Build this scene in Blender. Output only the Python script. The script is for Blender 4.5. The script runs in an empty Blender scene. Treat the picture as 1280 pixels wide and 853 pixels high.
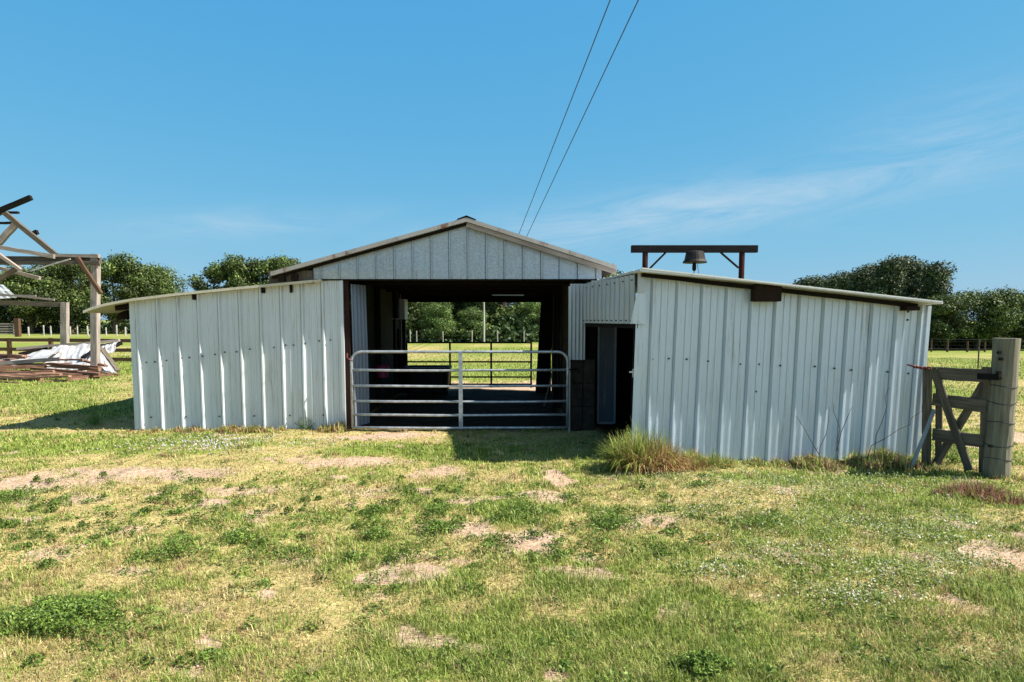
import bpy, math, random
import numpy as np
from mathutils import Vector, Matrix

random.seed(7)
rng = np.random.default_rng(7)
scene = bpy.context.scene
COL = scene.collection
R = math.radians

# ------------------------------------------------------------------ camera
CAM_H, F, PITCH = 1.85, 853.0, R(5.0)
CX, CY = 640.0, 400.0 + 853.0 * math.tan(R(5.0))
cp, sp_ = math.cos(PITCH), math.sin(PITCH)
cam_d = bpy.data.cameras.new('camera'); cam = bpy.data.objects.new('camera', cam_d); COL.objects.link(cam)
cam.location = (0, 0, CAM_H); cam.rotation_euler = (math.pi / 2 - PITCH, 0, 0)
cam_d.sensor_width = 36; cam_d.lens = 36 * F / 1280; cam_d.shift_y = (CY - 426.5) / 1280.0
cam_d.clip_start = 0.05; cam_d.clip_end = 6000
scene.camera = cam

def ray(px, py):
    a = (px - CX) / F; b = (CY - py) / F
    return a, b * sp_ + cp, b * cp - sp_
def P(px, py, y):                      # point seen at a place of the photograph, at distance y
    a, dy, dz = ray(px, py); t = y / dy
    return Vector((a * t, y, CAM_H + dz * t))
def G(px, py, z=0.0):                  # point of the ground
    a, dy, dz = ray(px, py); t = (z - CAM_H) / dz
    return Vector((a * t, dy * t, z))
def PZ(px, y, z):                      # point at distance y and height z
    t = y * cp - (z - CAM_H) * sp_
    return Vector(((px - CX) / F * t, y, z))

# ------------------------------------------------------------------ noise
_T = rng.random((256, 256))
def vnoise(x, y):
    xi = np.floor(x).astype(int); yi = np.floor(y).astype(int)
    fx = x - xi; fy = y - yi
    fx = fx * fx * (3 - 2 * fx); fy = fy * fy * (3 - 2 * fy)
    a = _T[xi & 255, yi & 255]; b = _T[(xi + 1) & 255, yi & 255]
    c = _T[xi & 255, (yi + 1) & 255]; d = _T[(xi + 1) & 255, (yi + 1) & 255]
    return (a * (1 - fx) + b * fx) * (1 - fy) + (c * (1 - fx) + d * fx) * fy
def fbm(x, y, o=4):
    s = 0; a = 0.5; n = 0
    for i in range(o):
        s = s + a * vnoise(x * 2 ** i + 17.3 * i, y * 2 ** i + 5.1 * i); n += a; a *= 0.5
    return s / n
def sstep(a, b, x):
    t = np.clip((x - a) / (b - a), 0, 1); return t * t * (3 - 2 * t)

# ------------------------------------------------------------------ materials
def new_mat(name):
    m = bpy.data.materials.new(name); m.use_nodes = True
    nt = m.node_tree
    return m, nt, nt.nodes['Principled BSDF']
def N(nt, t, **kw):
    n = nt.nodes.new(t)
    for k, v in kw.items():
        if k.startswith('i_'):
            n.inputs[k[2:].replace('_', ' ')].default_value = v
        else:
            setattr(n, k, v)
    return n
def ramp(nt, fac, stops):
    r = nt.nodes.new('ShaderNodeValToRGB'); e = r.color_ramp.elements
    while len(e) < len(stops): e.new(0.5)
    for el, (p, c) in zip(e, stops):
        el.position = p; el.color = tuple(c) + (1,) if len(c) == 3 else c
    nt.links.new(fac, r.inputs[0]); return r.outputs[0]
def mixc(nt, fac, a, b, mode='MIX'):
    m = nt.nodes.new('ShaderNodeMix'); m.data_type = 'RGBA'; m.blend_type = mode
    if isinstance(fac, (int, float)): m.inputs[0].default_value = fac
    else: nt.links.new(fac, m.inputs[0])
    for s, v in ((6, a), (7, b)):
        if isinstance(v, tuple): m.inputs[s].default_value = v if len(v) == 4 else v + (1,)
        else: nt.links.new(v, m.inputs[s])
    return m.outputs[2]
def coords(nt, scale=(1, 1, 1)):
    tc = nt.nodes.new('ShaderNodeTexCoord'); mp = nt.nodes.new('ShaderNodeMapping')
    mp.inputs['Scale'].default_value = scale
    nt.links.new(tc.outputs['Object'], mp.inputs[0]); return mp.outputs[0]
def noise(nt, vec, scale, detail=4, rough=0.6):
    n = N(nt, 'ShaderNodeTexNoise'); n.inputs['Scale'].default_value = scale
    n.inputs['Detail'].default_value = detail; n.inputs['Roughness'].default_value = rough
    nt.links.new(vec, n.inputs['Vector']); return n.outputs['Fac']
def bump(nt, bsdf, h, strength=0.3, dist=0.01):
    b = nt.nodes.new('ShaderNodeBump'); b.inputs['Strength'].default_value = strength; b.inputs['Distance'].default_value = dist
    nt.links.new(h, b.inputs['Height']); nt.links.new(b.outputs[0], bsdf.inputs['Normal'])

def mat_wood(name, c0, c1, grain=(14, 14, 1.1), sc=2.0, rough=0.85):
    m, nt, b = new_mat(name)
    ga = N(nt, 'ShaderNodeAttribute', attribute_name='grain'); mp = nt.nodes.new('ShaderNodeMapping'); mp.inputs['Scale'].default_value = grain
    nt.links.new(ga.outputs['Vector'], mp.inputs[0])
    f = noise(nt, mp.outputs[0], sc, 6, 0.65); f2 = noise(nt, coords(nt), 1.7, 3)
    c = ramp(nt, f, [(0.3, c0), (0.7, c1)])
    c = mixc(nt, f2, c, mixc(nt, 0.5, c, tuple(x * 0.5 for x in c0)))
    nt.links.new(c, b.inputs['Base Color']); b.inputs['Roughness'].default_value = rough
    b.inputs['Specular IOR Level'].default_value = 0.15
    bump(nt, b, f, 0.5, 0.01); return m
def mat_sheet(name, base, dirt, metallic=0.15, rough=0.42, rust=0.0, spangle=0.0, streak=(5, 5, 0.5), dirty=0.55):
    m, nt, b = new_mat(name)
    s = noise(nt, coords(nt, streak), 3.0, 5, 0.6)
    big = noise(nt, coords(nt), 0.9, 4)
    fine = noise(nt, coords(nt), 55, 3, 0.7)
    runs = noise(nt, coords(nt, (11, 11, 0.45)), 2.0, 5, 0.65); blot = noise(nt, coords(nt, (1, 1, 0.6)), 2.3, 5, 0.7)
    c = ramp(nt, s, [(0.2, tuple(x * 0.90 for x in base)), (0.5, base), (0.8, tuple(min(1, x * 1.04) for x in base))])
    dfac = ramp(nt, big, [(0.45, (0, 0, 0)), (0.8, (dirty,) * 3)])
    c = mixc(nt, dfac, c, dirt)
    rm = N(nt, 'ShaderNodeMath', operation='MULTIPLY'); nt.links.new(ramp(nt, runs, [(0.52, (0, 0, 0)), (0.66, (1, 1, 1))]), rm.inputs[0]); nt.links.new(ramp(nt, blot, [(0.40, (0, 0, 0)), (0.62, (0.62,) * 3)]), rm.inputs[1])
    c = mixc(nt, rm.outputs[0], c, (0.27, 0.235, 0.19))
    if spangle:
        v = N(nt, 'ShaderNodeTexVoronoi'); v.inputs['Scale'].default_value = 55
        nt.links.new(coords(nt), v.inputs['Vector'])
        sepn = N(nt, 'ShaderNodeSeparateColor'); nt.links.new(v.outputs['Color'], sepn.inputs[0])
        g = ramp(nt, sepn.outputs[0], [(0.0, (1 - spangle,) * 3), (1.0, (1 + spangle * 0.3,) * 3)])
        c = mixc(nt, 1.0, c, g, 'MULTIPLY')
    sp = ramp(nt, fine, [(0.28, (0.55, 0.5, 0.45)), (0.36, (1, 1, 1))])
    c = mixc(nt, 0.7, c, mixc(nt, 1.0, c, sp, 'MULTIPLY'))
    if rust:
        rf = noise(nt, coords(nt, (2, 2, 0.8)), 2.2, 6, 0.7)
        c = mixc(nt, ramp(nt, rf, [(0.62 - rust, (0, 0, 0)), (0.72 - rust * 0.6, (1, 1, 1))]), c, (0.16, 0.065, 0.03))
    nt.links.new(c, b.inputs['Base Color'])
    b.inputs['Metallic'].default_value = metallic
    rr = ramp(nt, s, [(0.2, (rough - 0.1,) * 3), (0.8, (rough + 0.15,) * 3)])
    nt.links.new(rr, b.inputs['Roughness'])
    bump(nt, b, big, 0.25, 0.03); return m
def mat_plain(name, col, rough=0.6, metallic=0.0, var=0.35, sc=6):
    m, nt, b = new_mat(name)
    if max(col) < 0.08: b.inputs['Specular IOR Level'].default_value = 0.12
    f = noise(nt, coords(nt), sc, 5)
    c = ramp(nt, f, [(0.3, tuple(x * (1 - var) for x in col)), (0.7, tuple(min(1, x * (1 + var)) for x in col))])
    nt.links.new(c, b.inputs['Base Color']); b.inputs['Roughness'].default_value = rough
    b.inputs['Metallic'].default_value = metallic; bump(nt, b, f, 0.2, 0.01); return m
def mat_leaf(name, cols, trans=0.3, rough=0.6, attr=None, scale=0.6):
    m, nt, b = new_mat(name)
    if attr:
        a = N(nt, 'ShaderNodeAttribute', attribute_name=attr); c = a.outputs['Color']
    else:
        f = noise(nt, coords(nt), scale, 5, 0.7)
        oi = N(nt, 'ShaderNodeObjectInfo')
        c = ramp(nt, f, [(0.3, cols[0]), (0.52, cols[1]), (0.72, cols[2])])
        hs = N(nt, 'ShaderNodeHueSaturation'); mr = N(nt, 'ShaderNodeMapRange')
        nt.links.new(oi.outputs['Random'], mr.inputs[0]); mr.inputs[3].default_value = 0.75; mr.inputs[4].default_value = 1.25
        nt.links.new(mr.outputs[0], hs.inputs['Value']); nt.links.new(c, hs.inputs['Color']); c = hs.outputs[0]
    nt.links.new(c, b.inputs['Base Color']); b.inputs['Roughness'].default_value = rough
    b.inputs['Specular IOR Level'].default_value = 0.25
    if trans:
        t = N(nt, 'ShaderNodeBsdfTranslucent'); nt.links.new(c, t.inputs[0])
        mx = N(nt, 'ShaderNodeMixShader'); mx.inputs[0].default_value = trans
        nt.links.new(b.outputs[0], mx.inputs[1]); nt.links.new(t.outputs[0], mx.inputs[2])
        nt.links.new(mx.outputs[0], nt.nodes['Material Output'].inputs[0])
    return m

M = {}
M['white_sheet'] = mat_sheet('white_ribbed_sheet', (0.54, 0.58, 0.60), (0.50, 0.50, 0.46), 0.25, 0.45)
M['blue_sheet'] = mat_sheet('bluish_ribbed_sheet', (0.49, 0.565, 0.63), (0.52, 0.55, 0.55), 0.25, 0.42)
M['galv'] = mat_sheet('spangled_galvanised_sheet', (0.38, 0.43, 0.47), (0.32, 0.35, 0.36), 0.5, 0.42, 0.0, 0.22)
M['corr'] = mat_sheet('corrugated_galvanised_sheet', (0.40, 0.43, 0.455), (0.30, 0.29, 0.27), 0.35, 0.42)
M['roof'] = mat_sheet('weathered_roof_sheet', (0.33, 0.315, 0.29), (0.25, 0.21, 0.17), 0.15, 0.55, 0.06)
M['roof_white'] = mat_sheet('white_roof_sheet', (0.60, 0.61, 0.60), (0.45, 0.42, 0.38), 0.1, 0.5)
M['roof_cream'] = mat_sheet('cream_roof_sheet', (0.50, 0.46, 0.35), (0.36, 0.31, 0.23), 0.0, 0.55)
M['scrap'] = mat_sheet('crumpled_scrap_sheet', (0.50, 0.50, 0.50), (0.34, 0.25, 0.19), 0.2, 0.5, 0.03)
M['rust'] = mat_plain('rusty_steel', (0.038, 0.011, 0.008), 0.75, 0.2, 0.6, 9)
M['dark_iron'] = mat_plain('dark_iron', (0.007, 0.0055, 0.006), 0.7, 0.0, 0.5, 9)
M['galv_tube'] = mat_plain('galvanised_tube', (0.37, 0.39, 0.41), 0.42, 0.5, 0.35, 10)
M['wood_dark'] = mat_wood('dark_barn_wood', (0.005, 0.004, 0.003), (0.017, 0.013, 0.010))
M['wood_brown'] = mat_wood('brown_wood', (0.06, 0.035, 0.022), (0.16, 0.09, 0.05))
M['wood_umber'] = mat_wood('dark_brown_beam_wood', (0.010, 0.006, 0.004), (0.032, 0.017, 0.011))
M['wood_grey'] = mat_wood('weathered_grey_wood', (0.17, 0.14, 0.12), (0.46, 0.39, 0.335))
M['wood_gate'] = mat_wood('dark_weathered_gate_wood', (0.05, 0.041, 0.031), (0.20, 0.165, 0.125))
M['wood_post'] = mat_wood('grey_green_post_wood', (0.12, 0.11, 0.08), (0.27, 0.25, 0.18))
M['wood_red'] = mat_wood('reddish_fallen_wood', (0.17, 0.085, 0.055), (0.48, 0.28, 0.19))
M['wood_redder'] = mat_wood('dark_reddish_fallen_wood', (0.09, 0.045, 0.03), (0.30, 0.16, 0.105))
M['rusty_wood'] = mat_wood('rust_stained_post_wood', (0.014, 0.006, 0.005), (0.045, 0.018, 0.013))
M['wood_pale'] = mat_wood('pale_fascia_wood', (0.22, 0.17, 0.14), (0.45, 0.38, 0.33))
M['block'] = mat_plain('stained_concrete_block', (0.030, 0.025, 0.019), 0.9, 0, 0.5, 10)
M['black_plastic'] = mat_plain('black_plastic', (0.012, 0.012, 0.013), 0.45, 0, 0.3)
M['pink_plastic'] = mat_plain('pink_plastic', (0.16, 0.012, 0.06), 0.5, 0, 0.2)
M['screw'] = mat_plain('dark_screw', (0.05, 0.05, 0.055), 0.5, 0.3)
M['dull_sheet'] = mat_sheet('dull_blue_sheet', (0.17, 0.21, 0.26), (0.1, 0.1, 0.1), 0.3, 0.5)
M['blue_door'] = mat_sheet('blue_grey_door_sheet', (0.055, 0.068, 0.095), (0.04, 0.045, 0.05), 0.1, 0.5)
M['strip'] = mat_plain('blue_grey_strip', (0.15, 0.20, 0.235), .5, .2, .3)
M['bark'] = mat_wood('bark', (0.045, 0.035, 0.027), (0.14, 0.11, 0.085), (6, 6, 1.5), 1)
M['white_post'] = mat_plain('pale_fence_post', (0.36, 0.34, 0.30), 0.8)
M['wire'] = mat_plain('wire', (0.05, 0.05, 0.055), 0.8, 0.0)
M['chain'] = mat_plain('rusty_chain', (0.14, 0.04, 0.03), 0.6, 0.5, 0.4, 30)
M['pole'] = mat_wood('pole_wood', (0.28, 0.26, 0.22), (0.5, 0.47, 0.42), (8, 8, 1), 1)
M['blade'] = mat_leaf('grass_blade', None, 0.30, 0.55, 'Col')
M['leaf'] = mat_leaf('tree_leaves', None, 0.18, 0.6, 'Col')
M['oak'] = mat_leaf('undergrowth_leaves', [(0.020, 0.040, 0.012), (0.04, 0.07, 0.018), (0.08, 0.115, 0.03)], 0.15)
PAL = {'oak': np.array([[0.026, 0.044, 0.010], [0.044, 0.070, 0.014], [0.072, 0.105, 0.022], [0.12, 0.15, 0.04]]),
       'light_leaf': np.array([[0.045, 0.085, 0.018], [0.085, 0.145, 0.03], [0.13, 0.20, 0.05], [0.17, 0.22, 0.08]]),
       'pine': np.array([[0.030, 0.046, 0.018], [0.046, 0.068, 0.026], [0.070, 0.098, 0.036], [0.12, 0.14, 0.065]])}
mt, nt, b = new_mat('translucent_panel')
t = N(nt, 'ShaderNodeBsdfTranslucent'); t.inputs[0].default_value = (0.36, 0.37, 0.36, 1)
nt.links.new(t.outputs[0], nt.nodes['Material Output'].inputs[0]); M['translucent'] = mt

# ------------------------------------------------------------------ mesh builder
class MB:
    def __init__(self): self.v = []; self.f = []; self.mi = []; self.cur = 0; self.g = {}
    def face(self, ids): self.f.append(ids); self.mi.append(self.cur)
    def hexa(self, pts):               # 4 bottom, 4 top
        n = len(self.v); self.v += [Vector(p) for p in pts]
        for q in ((3, 2, 1, 0), (4, 5, 6, 7), (0, 1, 5, 4), (1, 2, 6, 5), (2, 3, 7, 6), (3, 0, 4, 7)):
            self.face(tuple(n + i for i in q))
    def box(self, x0, x1, y0, y1, z0, z1):
        self.hexa([(x0, y0, z0), (x1, y0, z0), (x1, y1, z0), (x0, y1, z0), (x0, y0, z1), (x1, y0, z1), (x1, y1, z1), (x0, y1, z1)])
    def bar(self, p0, p1, w, h, up=(0, 0, 1), jit=0.0, segs=1):
        p0 = Vector(p0); p1 = Vector(p1); d = (p1 - p0).normalized(); up = Vector(up)
        if abs(d.dot(up)) > 0.98: up = Vector((0, 1, 0))
        s = d.cross(up).normalized(); u = s.cross(d).normalized()
        n = len(self.v); go = random.uniform(0, 50); LL = (p1 - p0).length
        for k in range(segs + 1):
            c = p0.lerp(p1, k / segs)
            if jit and 0 < k < segs: c = c + s * random.uniform(-jit, jit) + u * random.uniform(-jit, jit)
            j = lambda: 1 + random.uniform(-1, 1) * min(0.12, jit * 6)
            for a, bb in ((-1, -1), (1, -1), (1, 1), (-1, 1)):
                self.g[len(self.v)] = (a * w / 2 + go, bb * h / 2 + go * .7, LL * k / segs + go * 1.3)
                self.v.append(c + s * a * w / 2 * j() + u * bb * h / 2 * j())
        for k in range(segs):
            o = n + 4 * k
            for i in range(4): self.face((o + i, o + (i + 1) % 4, o + 4 + (i + 1) % 4, o + 4 + i))
        self.face((n + 3, n + 2, n + 1, n)); o = n + 4 * segs; self.face((o, o + 1, o + 2, o + 3))
    def tube(self, pts, r, sides=8, cap=True):
        pts = [Vector(p) for p in pts]; n = len(self.v)
        rs = r if isinstance(r, (list, tuple)) else [r] * len(pts)
        ref = None
        for k, p in enumerate(pts):
            d = (pts[min(k + 1, len(pts) - 1)] - pts[max(k - 1, 0)]).normalized()
            if ref is None:
                ref = Vector((0, 0, 1)) if abs(d.z) < 0.9 else Vector((1, 0, 0))
            s = d.cross(ref).normalized(); u = s.cross(d).normalized(); ref = u
            for i in range(sides):
                a = 2 * math.pi * i / sides
                self.v.append(p + (s * math.cos(a) + u * math.sin(a)) * rs[k])
        for k in range(len(pts) - 1):
            for i in range(sides):
                a = n + k * sides + i; c = n + k * sides + (i + 1) % sides
                self.face((a, c, c + sides, a + sides))
        if cap:
            self.face(tuple(n + i for i in reversed(range(sides))))
            o = n + (len(pts) - 1) * sides; self.face(tuple(o + i for i in range(sides)))
    def lathe(self, c, prof, sides=20, sq=None):
        c = Vector(c); n = len(self.v)
        for (r, z) in prof:
            for i in range(sides):
                a = 2 * math.pi * i / sides; ca, sa = math.cos(a), math.sin(a)
                self.v.append(c + Vector((ca * r, sa * r, z)))
        for k in range(len(prof) - 1):
            for i in range(sides):
                a = n + k * sides + i; cc = n + k * sides + (i + 1) % sides
                self.face((a, cc, cc + sides, a + sides))
        self.face(tuple(n + i for i in reversed(range(sides))))
        o = n + (len(prof) - 1) * sides; self.face(tuple(o + i for i in range(sides)))
    def slab(self, A, B, th, nsub=1):  # polylines A (front) and B (back) with thickness downwards
        n = len(self.v); k = len(A)
        for (pa, pb) in zip(A, B):
            pa = Vector(pa); pb = Vector(pb); d = Vector((0, 0, th))
            self.v += [pa, pb, pa - d, pb - d]
        for i in range(k - 1):
            o = n + 4 * i; q = o + 4
            self.face((o, q, q + 1, o + 1)); self.face((o + 2, o + 3, q + 3, q + 2))
            self.face((o, o + 2, q + 2, q)); self.face((o + 1, q + 1, q + 3, o + 3))
        self.face((n, n + 1, n + 3, n + 2)); o = n + 4 * (k - 1); self.face((o, o + 2, o + 3, o + 1))
    def grid(self, nu, nv, fn):
        n = len(self.v)
        for j in range(nv):
            for i in range(nu): self.v.append(Vector(fn(i / (nu - 1), j / (nv - 1))))
        for j in range(nv - 1):
            for i in range(nu - 1):
                a = n + j * nu + i; self.face((a, a + 1, a + nu + 1, a + nu))
    def build(self, name, mats, parent=None, origin=None, smooth=False, bevel=0.0, solid=0.0):
        o_ = origin if origin is not None else (ORG.get(parent.name, Vector()) if parent else Vector())
        o_ = Vector(o_)
        me = bpy.data.meshes.new(name); me.from_pydata([tuple(Vector(p) - o_) for p in self.v], [], self.f)
        if not isinstance(mats, (list, tuple)): mats = [mats]
        for m in mats: me.materials.append(m)
        gat = me.attributes.new('grain', 'FLOAT_VECTOR', 'POINT')
        gat.data.foreach_set('vector', [c for i, p in enumerate(self.v) for c in self.g.get(i, tuple(p))])
        me.polygons.foreach_set('material_index', self.mi)
        if smooth: me.polygons.foreach_set('use_smooth', [True] * len(self.f))
        me.update()
        ob = bpy.data.objects.new(name, me); COL.objects.link(ob)
        if parent: ob.parent = parent; ORG[ob.name] = ORG.get(parent.name, Vector())
        else: ob.location = o_; ORG[ob.name] = o_
        if solid:
            s = ob.modifiers.new('thickness', 'SOLIDIFY'); s.thickness = solid; s.offset = 0
        if bevel:
            bm_ = ob.modifiers.new('edges', 'BEVEL'); bm_.width = bevel; bm_.segments = 1; bm_.limit_method = 'ANGLE'
        return ob
ORG = {}
def thing(name, label, cat, loc, group=None):
    o = bpy.data.objects.new(name, None); COL.objects.link(o); o.location = loc; o.empty_display_size = 0.2
    ORG[o.name] = Vector(loc); return tag(o, label, cat, group)
def tag(o, label=None, cat=None, group=None, kind=None):
    if label: o['label'] = label
    if cat: o['category'] = cat
    if group: o['group'] = group
    if kind: o['kind'] = kind
    return o

# ribbed sheet stretched over four corners
def prof_panel(L, pitch=0.32, h=0.032, start=0.02):
    u = [0.0]; d = [0.0]
    x = start
    while x < L:
        for du, dd in ((0, 0), (0.001, -.012), (0.011, -.012), (0.012, 0), (0.032, h), (0.052, h), (0.068, 0), (0.140, 0), (0.150, 0.012), (0.168, 0.012), (0.176, 0), (0.226, 0), (0.236, 0.012), (0.254, 0.012), (0.262, 0)):
            if x + du < L: u.append(x + du * pitch / 0.32); d.append(dd)
        x += pitch
    u.append(L); d.append(0); return u, d
def prof_wave(L, pitch, h):
    n = max(8, int(L / pitch * 8)); u = [L * i / n for i in range(n + 1)]
    return u, [h * 0.5 * (1 + math.sin(2 * math.pi * a / pitch)) for a in u]
def prof_seam(L, pitch=0.30, h=0.02, start=0.1):
    u = [0.0]; d = [0.0]; x = start
    while x < L - 0.02:
        u += [x - .012, x - .004, x, x + 0.004, x + 0.020, x + 0.024]; d += [0, -.01, -.01, h, h, 0]; x += pitch
    u.append(L); d.append(0); return u, d
def sheet(mb, BL, BR, TL, TR, prof, rows=7, nrm=(0, -1, 0), dent=0.004, top=None, seed=0):
    BL, BR, TL, TR = map(Vector, (BL, BR, TL, TR)); nrm = Vector(nrm).normalized()
    L = (BR - BL).length; u, d = prof(L)
    rr = random.Random(seed); ph = [rr.uniform(0, 6) for _ in range(6)]
    n0 = len(mb.v); nu = len(u)
    for j in range(rows):
        v = j / (rows - 1)
        for i in range(nu):
            t = u[i] / L
            b0 = BL.lerp(BR, t); t0 = TL.lerp(TR, t)
            if top is not None: t0 = Vector(top(t))
            p = b0.lerp(t0, v)
            w = dent * (math.sin(u[i] * 2.3 + ph[0] + v * 3) + math.sin(v * 7 + ph[1] + u[i] * 0.9) * 0.6 + math.sin(u[i] * 6 + v * 5 + ph[2]) * 0.4)
            mb.v.append(p + nrm * (d[i] + w))
    for j in range(rows - 1):
        for i in range(nu - 1):
            a = n0 + j * nu + i; mb.face((a, a + 1, a + nu + 1, a + nu))
def screws(mb, pts, r=0.013, nrm=(0, -1, 0)):
    nrm = Vector(nrm)
    for p in pts: mb.tube([Vector(p) - nrm * 0.004, Vector(p) + nrm * 0.012], r, 6)

# ------------------------------------------------------------------ world, sun
SD = Vector((-0.95, 0.13, -1.0)).normalized()
EL = math.asin(-SD.z); AZ = math.atan2(-SD.x, -SD.y)
w = bpy.data.worlds.new('World'); scene.world = w; w.use_nodes = True; nt = w.node_tree
bg = nt.nodes['Background']; sky = N(nt, 'ShaderNodeTexSky', sky_type='NISHITA')
sky.sun_disc = False; sky.sun_elevation = EL; sky.sun_rotation = AZ
sky.air_density = 1.2; sky.dust_density = 0.25; sky.ozone_density = 2.5; sky.altitude = 0
tc = N(nt, 'ShaderNodeTexCoord')
sep = N(nt, 'ShaderNodeSeparateXYZ'); nt.links.new(tc.outputs['Generated'], sep.inputs[0])
def mth(op, a, b=None, c=None):
    m = N(nt, 'ShaderNodeMath', operation=op)
    for i, v in enumerate((a, b, c)):
        if v is None: continue
        if isinstance(v, (int, float)): m.inputs[i].default_value = v
        else: nt.links.new(v, m.inputs[i])
    return m.outputs[0]
azn = mth('ARCTAN2', sep.outputs[0], sep.outputs[1]); eln = mth('ARCSINE', sep.outputs[2])
# thin cirrus: streaks that climb gently to the right
el2 = mth('SUBTRACT', eln, mth('MULTIPLY', azn, 0.10))
cmb = N(nt, 'ShaderNodeCombineXYZ'); nt.links.new(mth('MULTIPLY', azn, 3.2), cmb.inputs[0]); nt.links.new(mth('MULTIPLY', el2, 15.0), cmb.inputs[1])
cn = N(nt, 'ShaderNodeTexNoise'); cn.inputs['Scale'].default_value = 1.5; cn.inputs['Detail'].default_value = 9; cn.inputs['Roughness'].default_value = 0.70; cn.inputs['Distortion'].default_value = 1.1
nt.links.new(cmb.outputs[0], cn.inputs['Vector'])
def band(val, c, s):
    a = mth('DIVIDE', mth('SUBTRACT', val, c), s); return mth('EXPONENT', mth('MULTIPLY', mth('MULTIPLY', a, a), -1.0))
m1 = mth('MULTIPLY', band(el2, 0.124, 0.034), band(azn, 0.22, 0.28))
m2 = mth('MULTIPLY', mth('MULTIPLY', band(el2, 0.165, 0.02), band(azn, -0.38, 0.16)), 0.5)
m3 = mth('MULTIPLY', mth('MULTIPLY', band(el2, 0.16, 0.05), band(azn, 0.56, 0.12)), 0.5)
msk = mth('ADD', mth('ADD', m1, m2), m3)
cl = ramp(nt, cn.outputs['Fac'], [(0.32, (0, 0, 0)), (0.66, (1, 1, 1))])
cfac = mth('MULTIPLY', mth('MULTIPLY', cl, msk), 0.72)
ss = N(nt, 'ShaderNodeSeparateColor'); nt.links.new(sky.outputs[0], ss.inputs[0])
sc3 = N(nt, 'ShaderNodeCombineColor')
for i, (k_, p_) in enumerate(((0.47, 0.84), (1.97, 0.36), (4.25, 0.12))):
    nt.links.new(mth('MULTIPLY', mth('POWER', ss.outputs[i], p_), k_), sc3.inputs[i])
zr = N(nt, 'ShaderNodeMapRange', interpolation_type='SMOOTHSTEP'); nt.links.new(eln, zr.inputs[0])
zr.inputs[1].default_value = 0.50; zr.inputs[2].default_value = 1.0; zr.inputs[3].default_value = 1.0; zr.inputs[4].default_value = 0.40
vm = N(nt, 'ShaderNodeVectorMath', operation='SCALE'); nt.links.new(sc3.outputs[0], vm.inputs[0]); nt.links.new(zr.outputs[0], vm.inputs['Scale'])
skc = vm.outputs[0]
skycol = mixc(nt, cfac, skc, (4.0, 5.0, 5.8))
# bright cloud bank added out of view to fill the shaded walls with light
mr_ = N(nt, 'ShaderNodeMapRange', interpolation_type='SMOOTHSTEP'); mr_.inputs[1].default_value = 0.22; mr_.inputs[2].default_value = 0.85
nt.links.new(mth('ADD', mth('MULTIPLY', sep.outputs[0], 0.75), mth('MULTIPLY', sep.outputs[1], -0.66)), mr_.inputs[0])
cn2 = N(nt, 'ShaderNodeTexNoise'); cn2.inputs['Scale'].default_value = 2.6; cn2.inputs['Detail'].default_value = 7; nt.links.new(tc.outputs['Generated'], cn2.inputs['Vector'])
cl2 = ramp(nt, cn2.outputs['Fac'], [(0.34, (0.25, 0.25, 0.25)), (0.58, (1, 1, 1))])
fill_bank = mth('MULTIPLY', mth('MULTIPLY', band(eln, 0.50, 0.42), mr_.outputs[0]), cl2)
skycol = mixc(nt, fill_bank, skycol, (8.8, 10.8, 13.0))
nt.links.new(skycol, bg.inputs[0]); bg.inputs[1].default_value = 0.06

sun_d = bpy.data.lights.new('sun', 'SUN'); sun_d.energy = 4.8; sun_d.angle = R(0.5); sun_d.color = (1.0, 0.95, 0.86)
sun = bpy.data.objects.new('sun', sun_d); COL.objects.link(sun)
sun.rotation_euler = SD.to_track_quat('-Z', 'Y').to_euler(); sun.location = (40, -5, 45)

# ------------------------------------------------------------------ patch maps of the ground
def terr(x, y):
    return -1.45 * sstep(14, 78, y) * sstep(7, 26, x)
BARE = [(1010, 690, 30, 8, .6), (1190, 715, 40, 9, .7), (940, 745, 36, 9, .6), (1085, 665, 26, 6, .6), (900, 790, 40, 10, .5), (1060, 815, 40, 12, .5), (760, 720, 36, 9, .6), (590, 625, 34, 8, .6), (530, 690, 30, 8, .6), (360, 700, 40, 9, .6), (150, 715, 46, 10, .6), (490, 545, 60, 5, .9), (640, 600, 40, 6, .5), (330, 640, 30, 8, .6), (430, 625, 26, 8, .6), (740, 690, 30, 9, .6), (560, 700, 40, 9, .6), (250, 830, 30, 12, .6), (930, 640, 30, 7, .5), (1120, 740, 34, 10, .6), (850, 760, 34, 12, .5), (470, 745, 34, 10, .5), (1230, 760, 30, 12, .6), (160, 660, 34, 9, .6), (620, 810, 30, 12, .5), (60, 600, 150, 14, .9), (200, 590, 120, 10, .9), (430, 576, 90, 8, .8), (545, 590, 40, 8, .8), (592, 655, 34, 16, .95), (655, 670, 55, 17, .95),
        (800, 650, 45, 13, .8), (835, 652, 30, 10, .9), (1250, 695, 55, 22, 1), (690, 622, 30, 9, .8), (95, 622, 55, 9, .7), (50, 692, 60, 12, .55), (225, 757, 60, 18, .5),
        (328, 742, 18, 7, .8), (690, 838, 26, 16, .8), (1205, 812, 38, 13, .6), (1000, 740, 60, 14, .35), (300, 610, 70, 9, .7), (460, 610, 60, 9, .6), (905, 695, 40, 9, .55),
        (870, 600, 30, 6, .4), (985, 612, 25, 6, .8), (540, 650, 60, 14, .5), (1050, 790, 50, 12, .3), (130, 800, 70, 20, .35), (420, 660, 90, 14, .35), (380, 800, 80, 16, .3), (600, 730, 60, 12, .3), (1160, 690, 40, 10, .5)]
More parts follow.
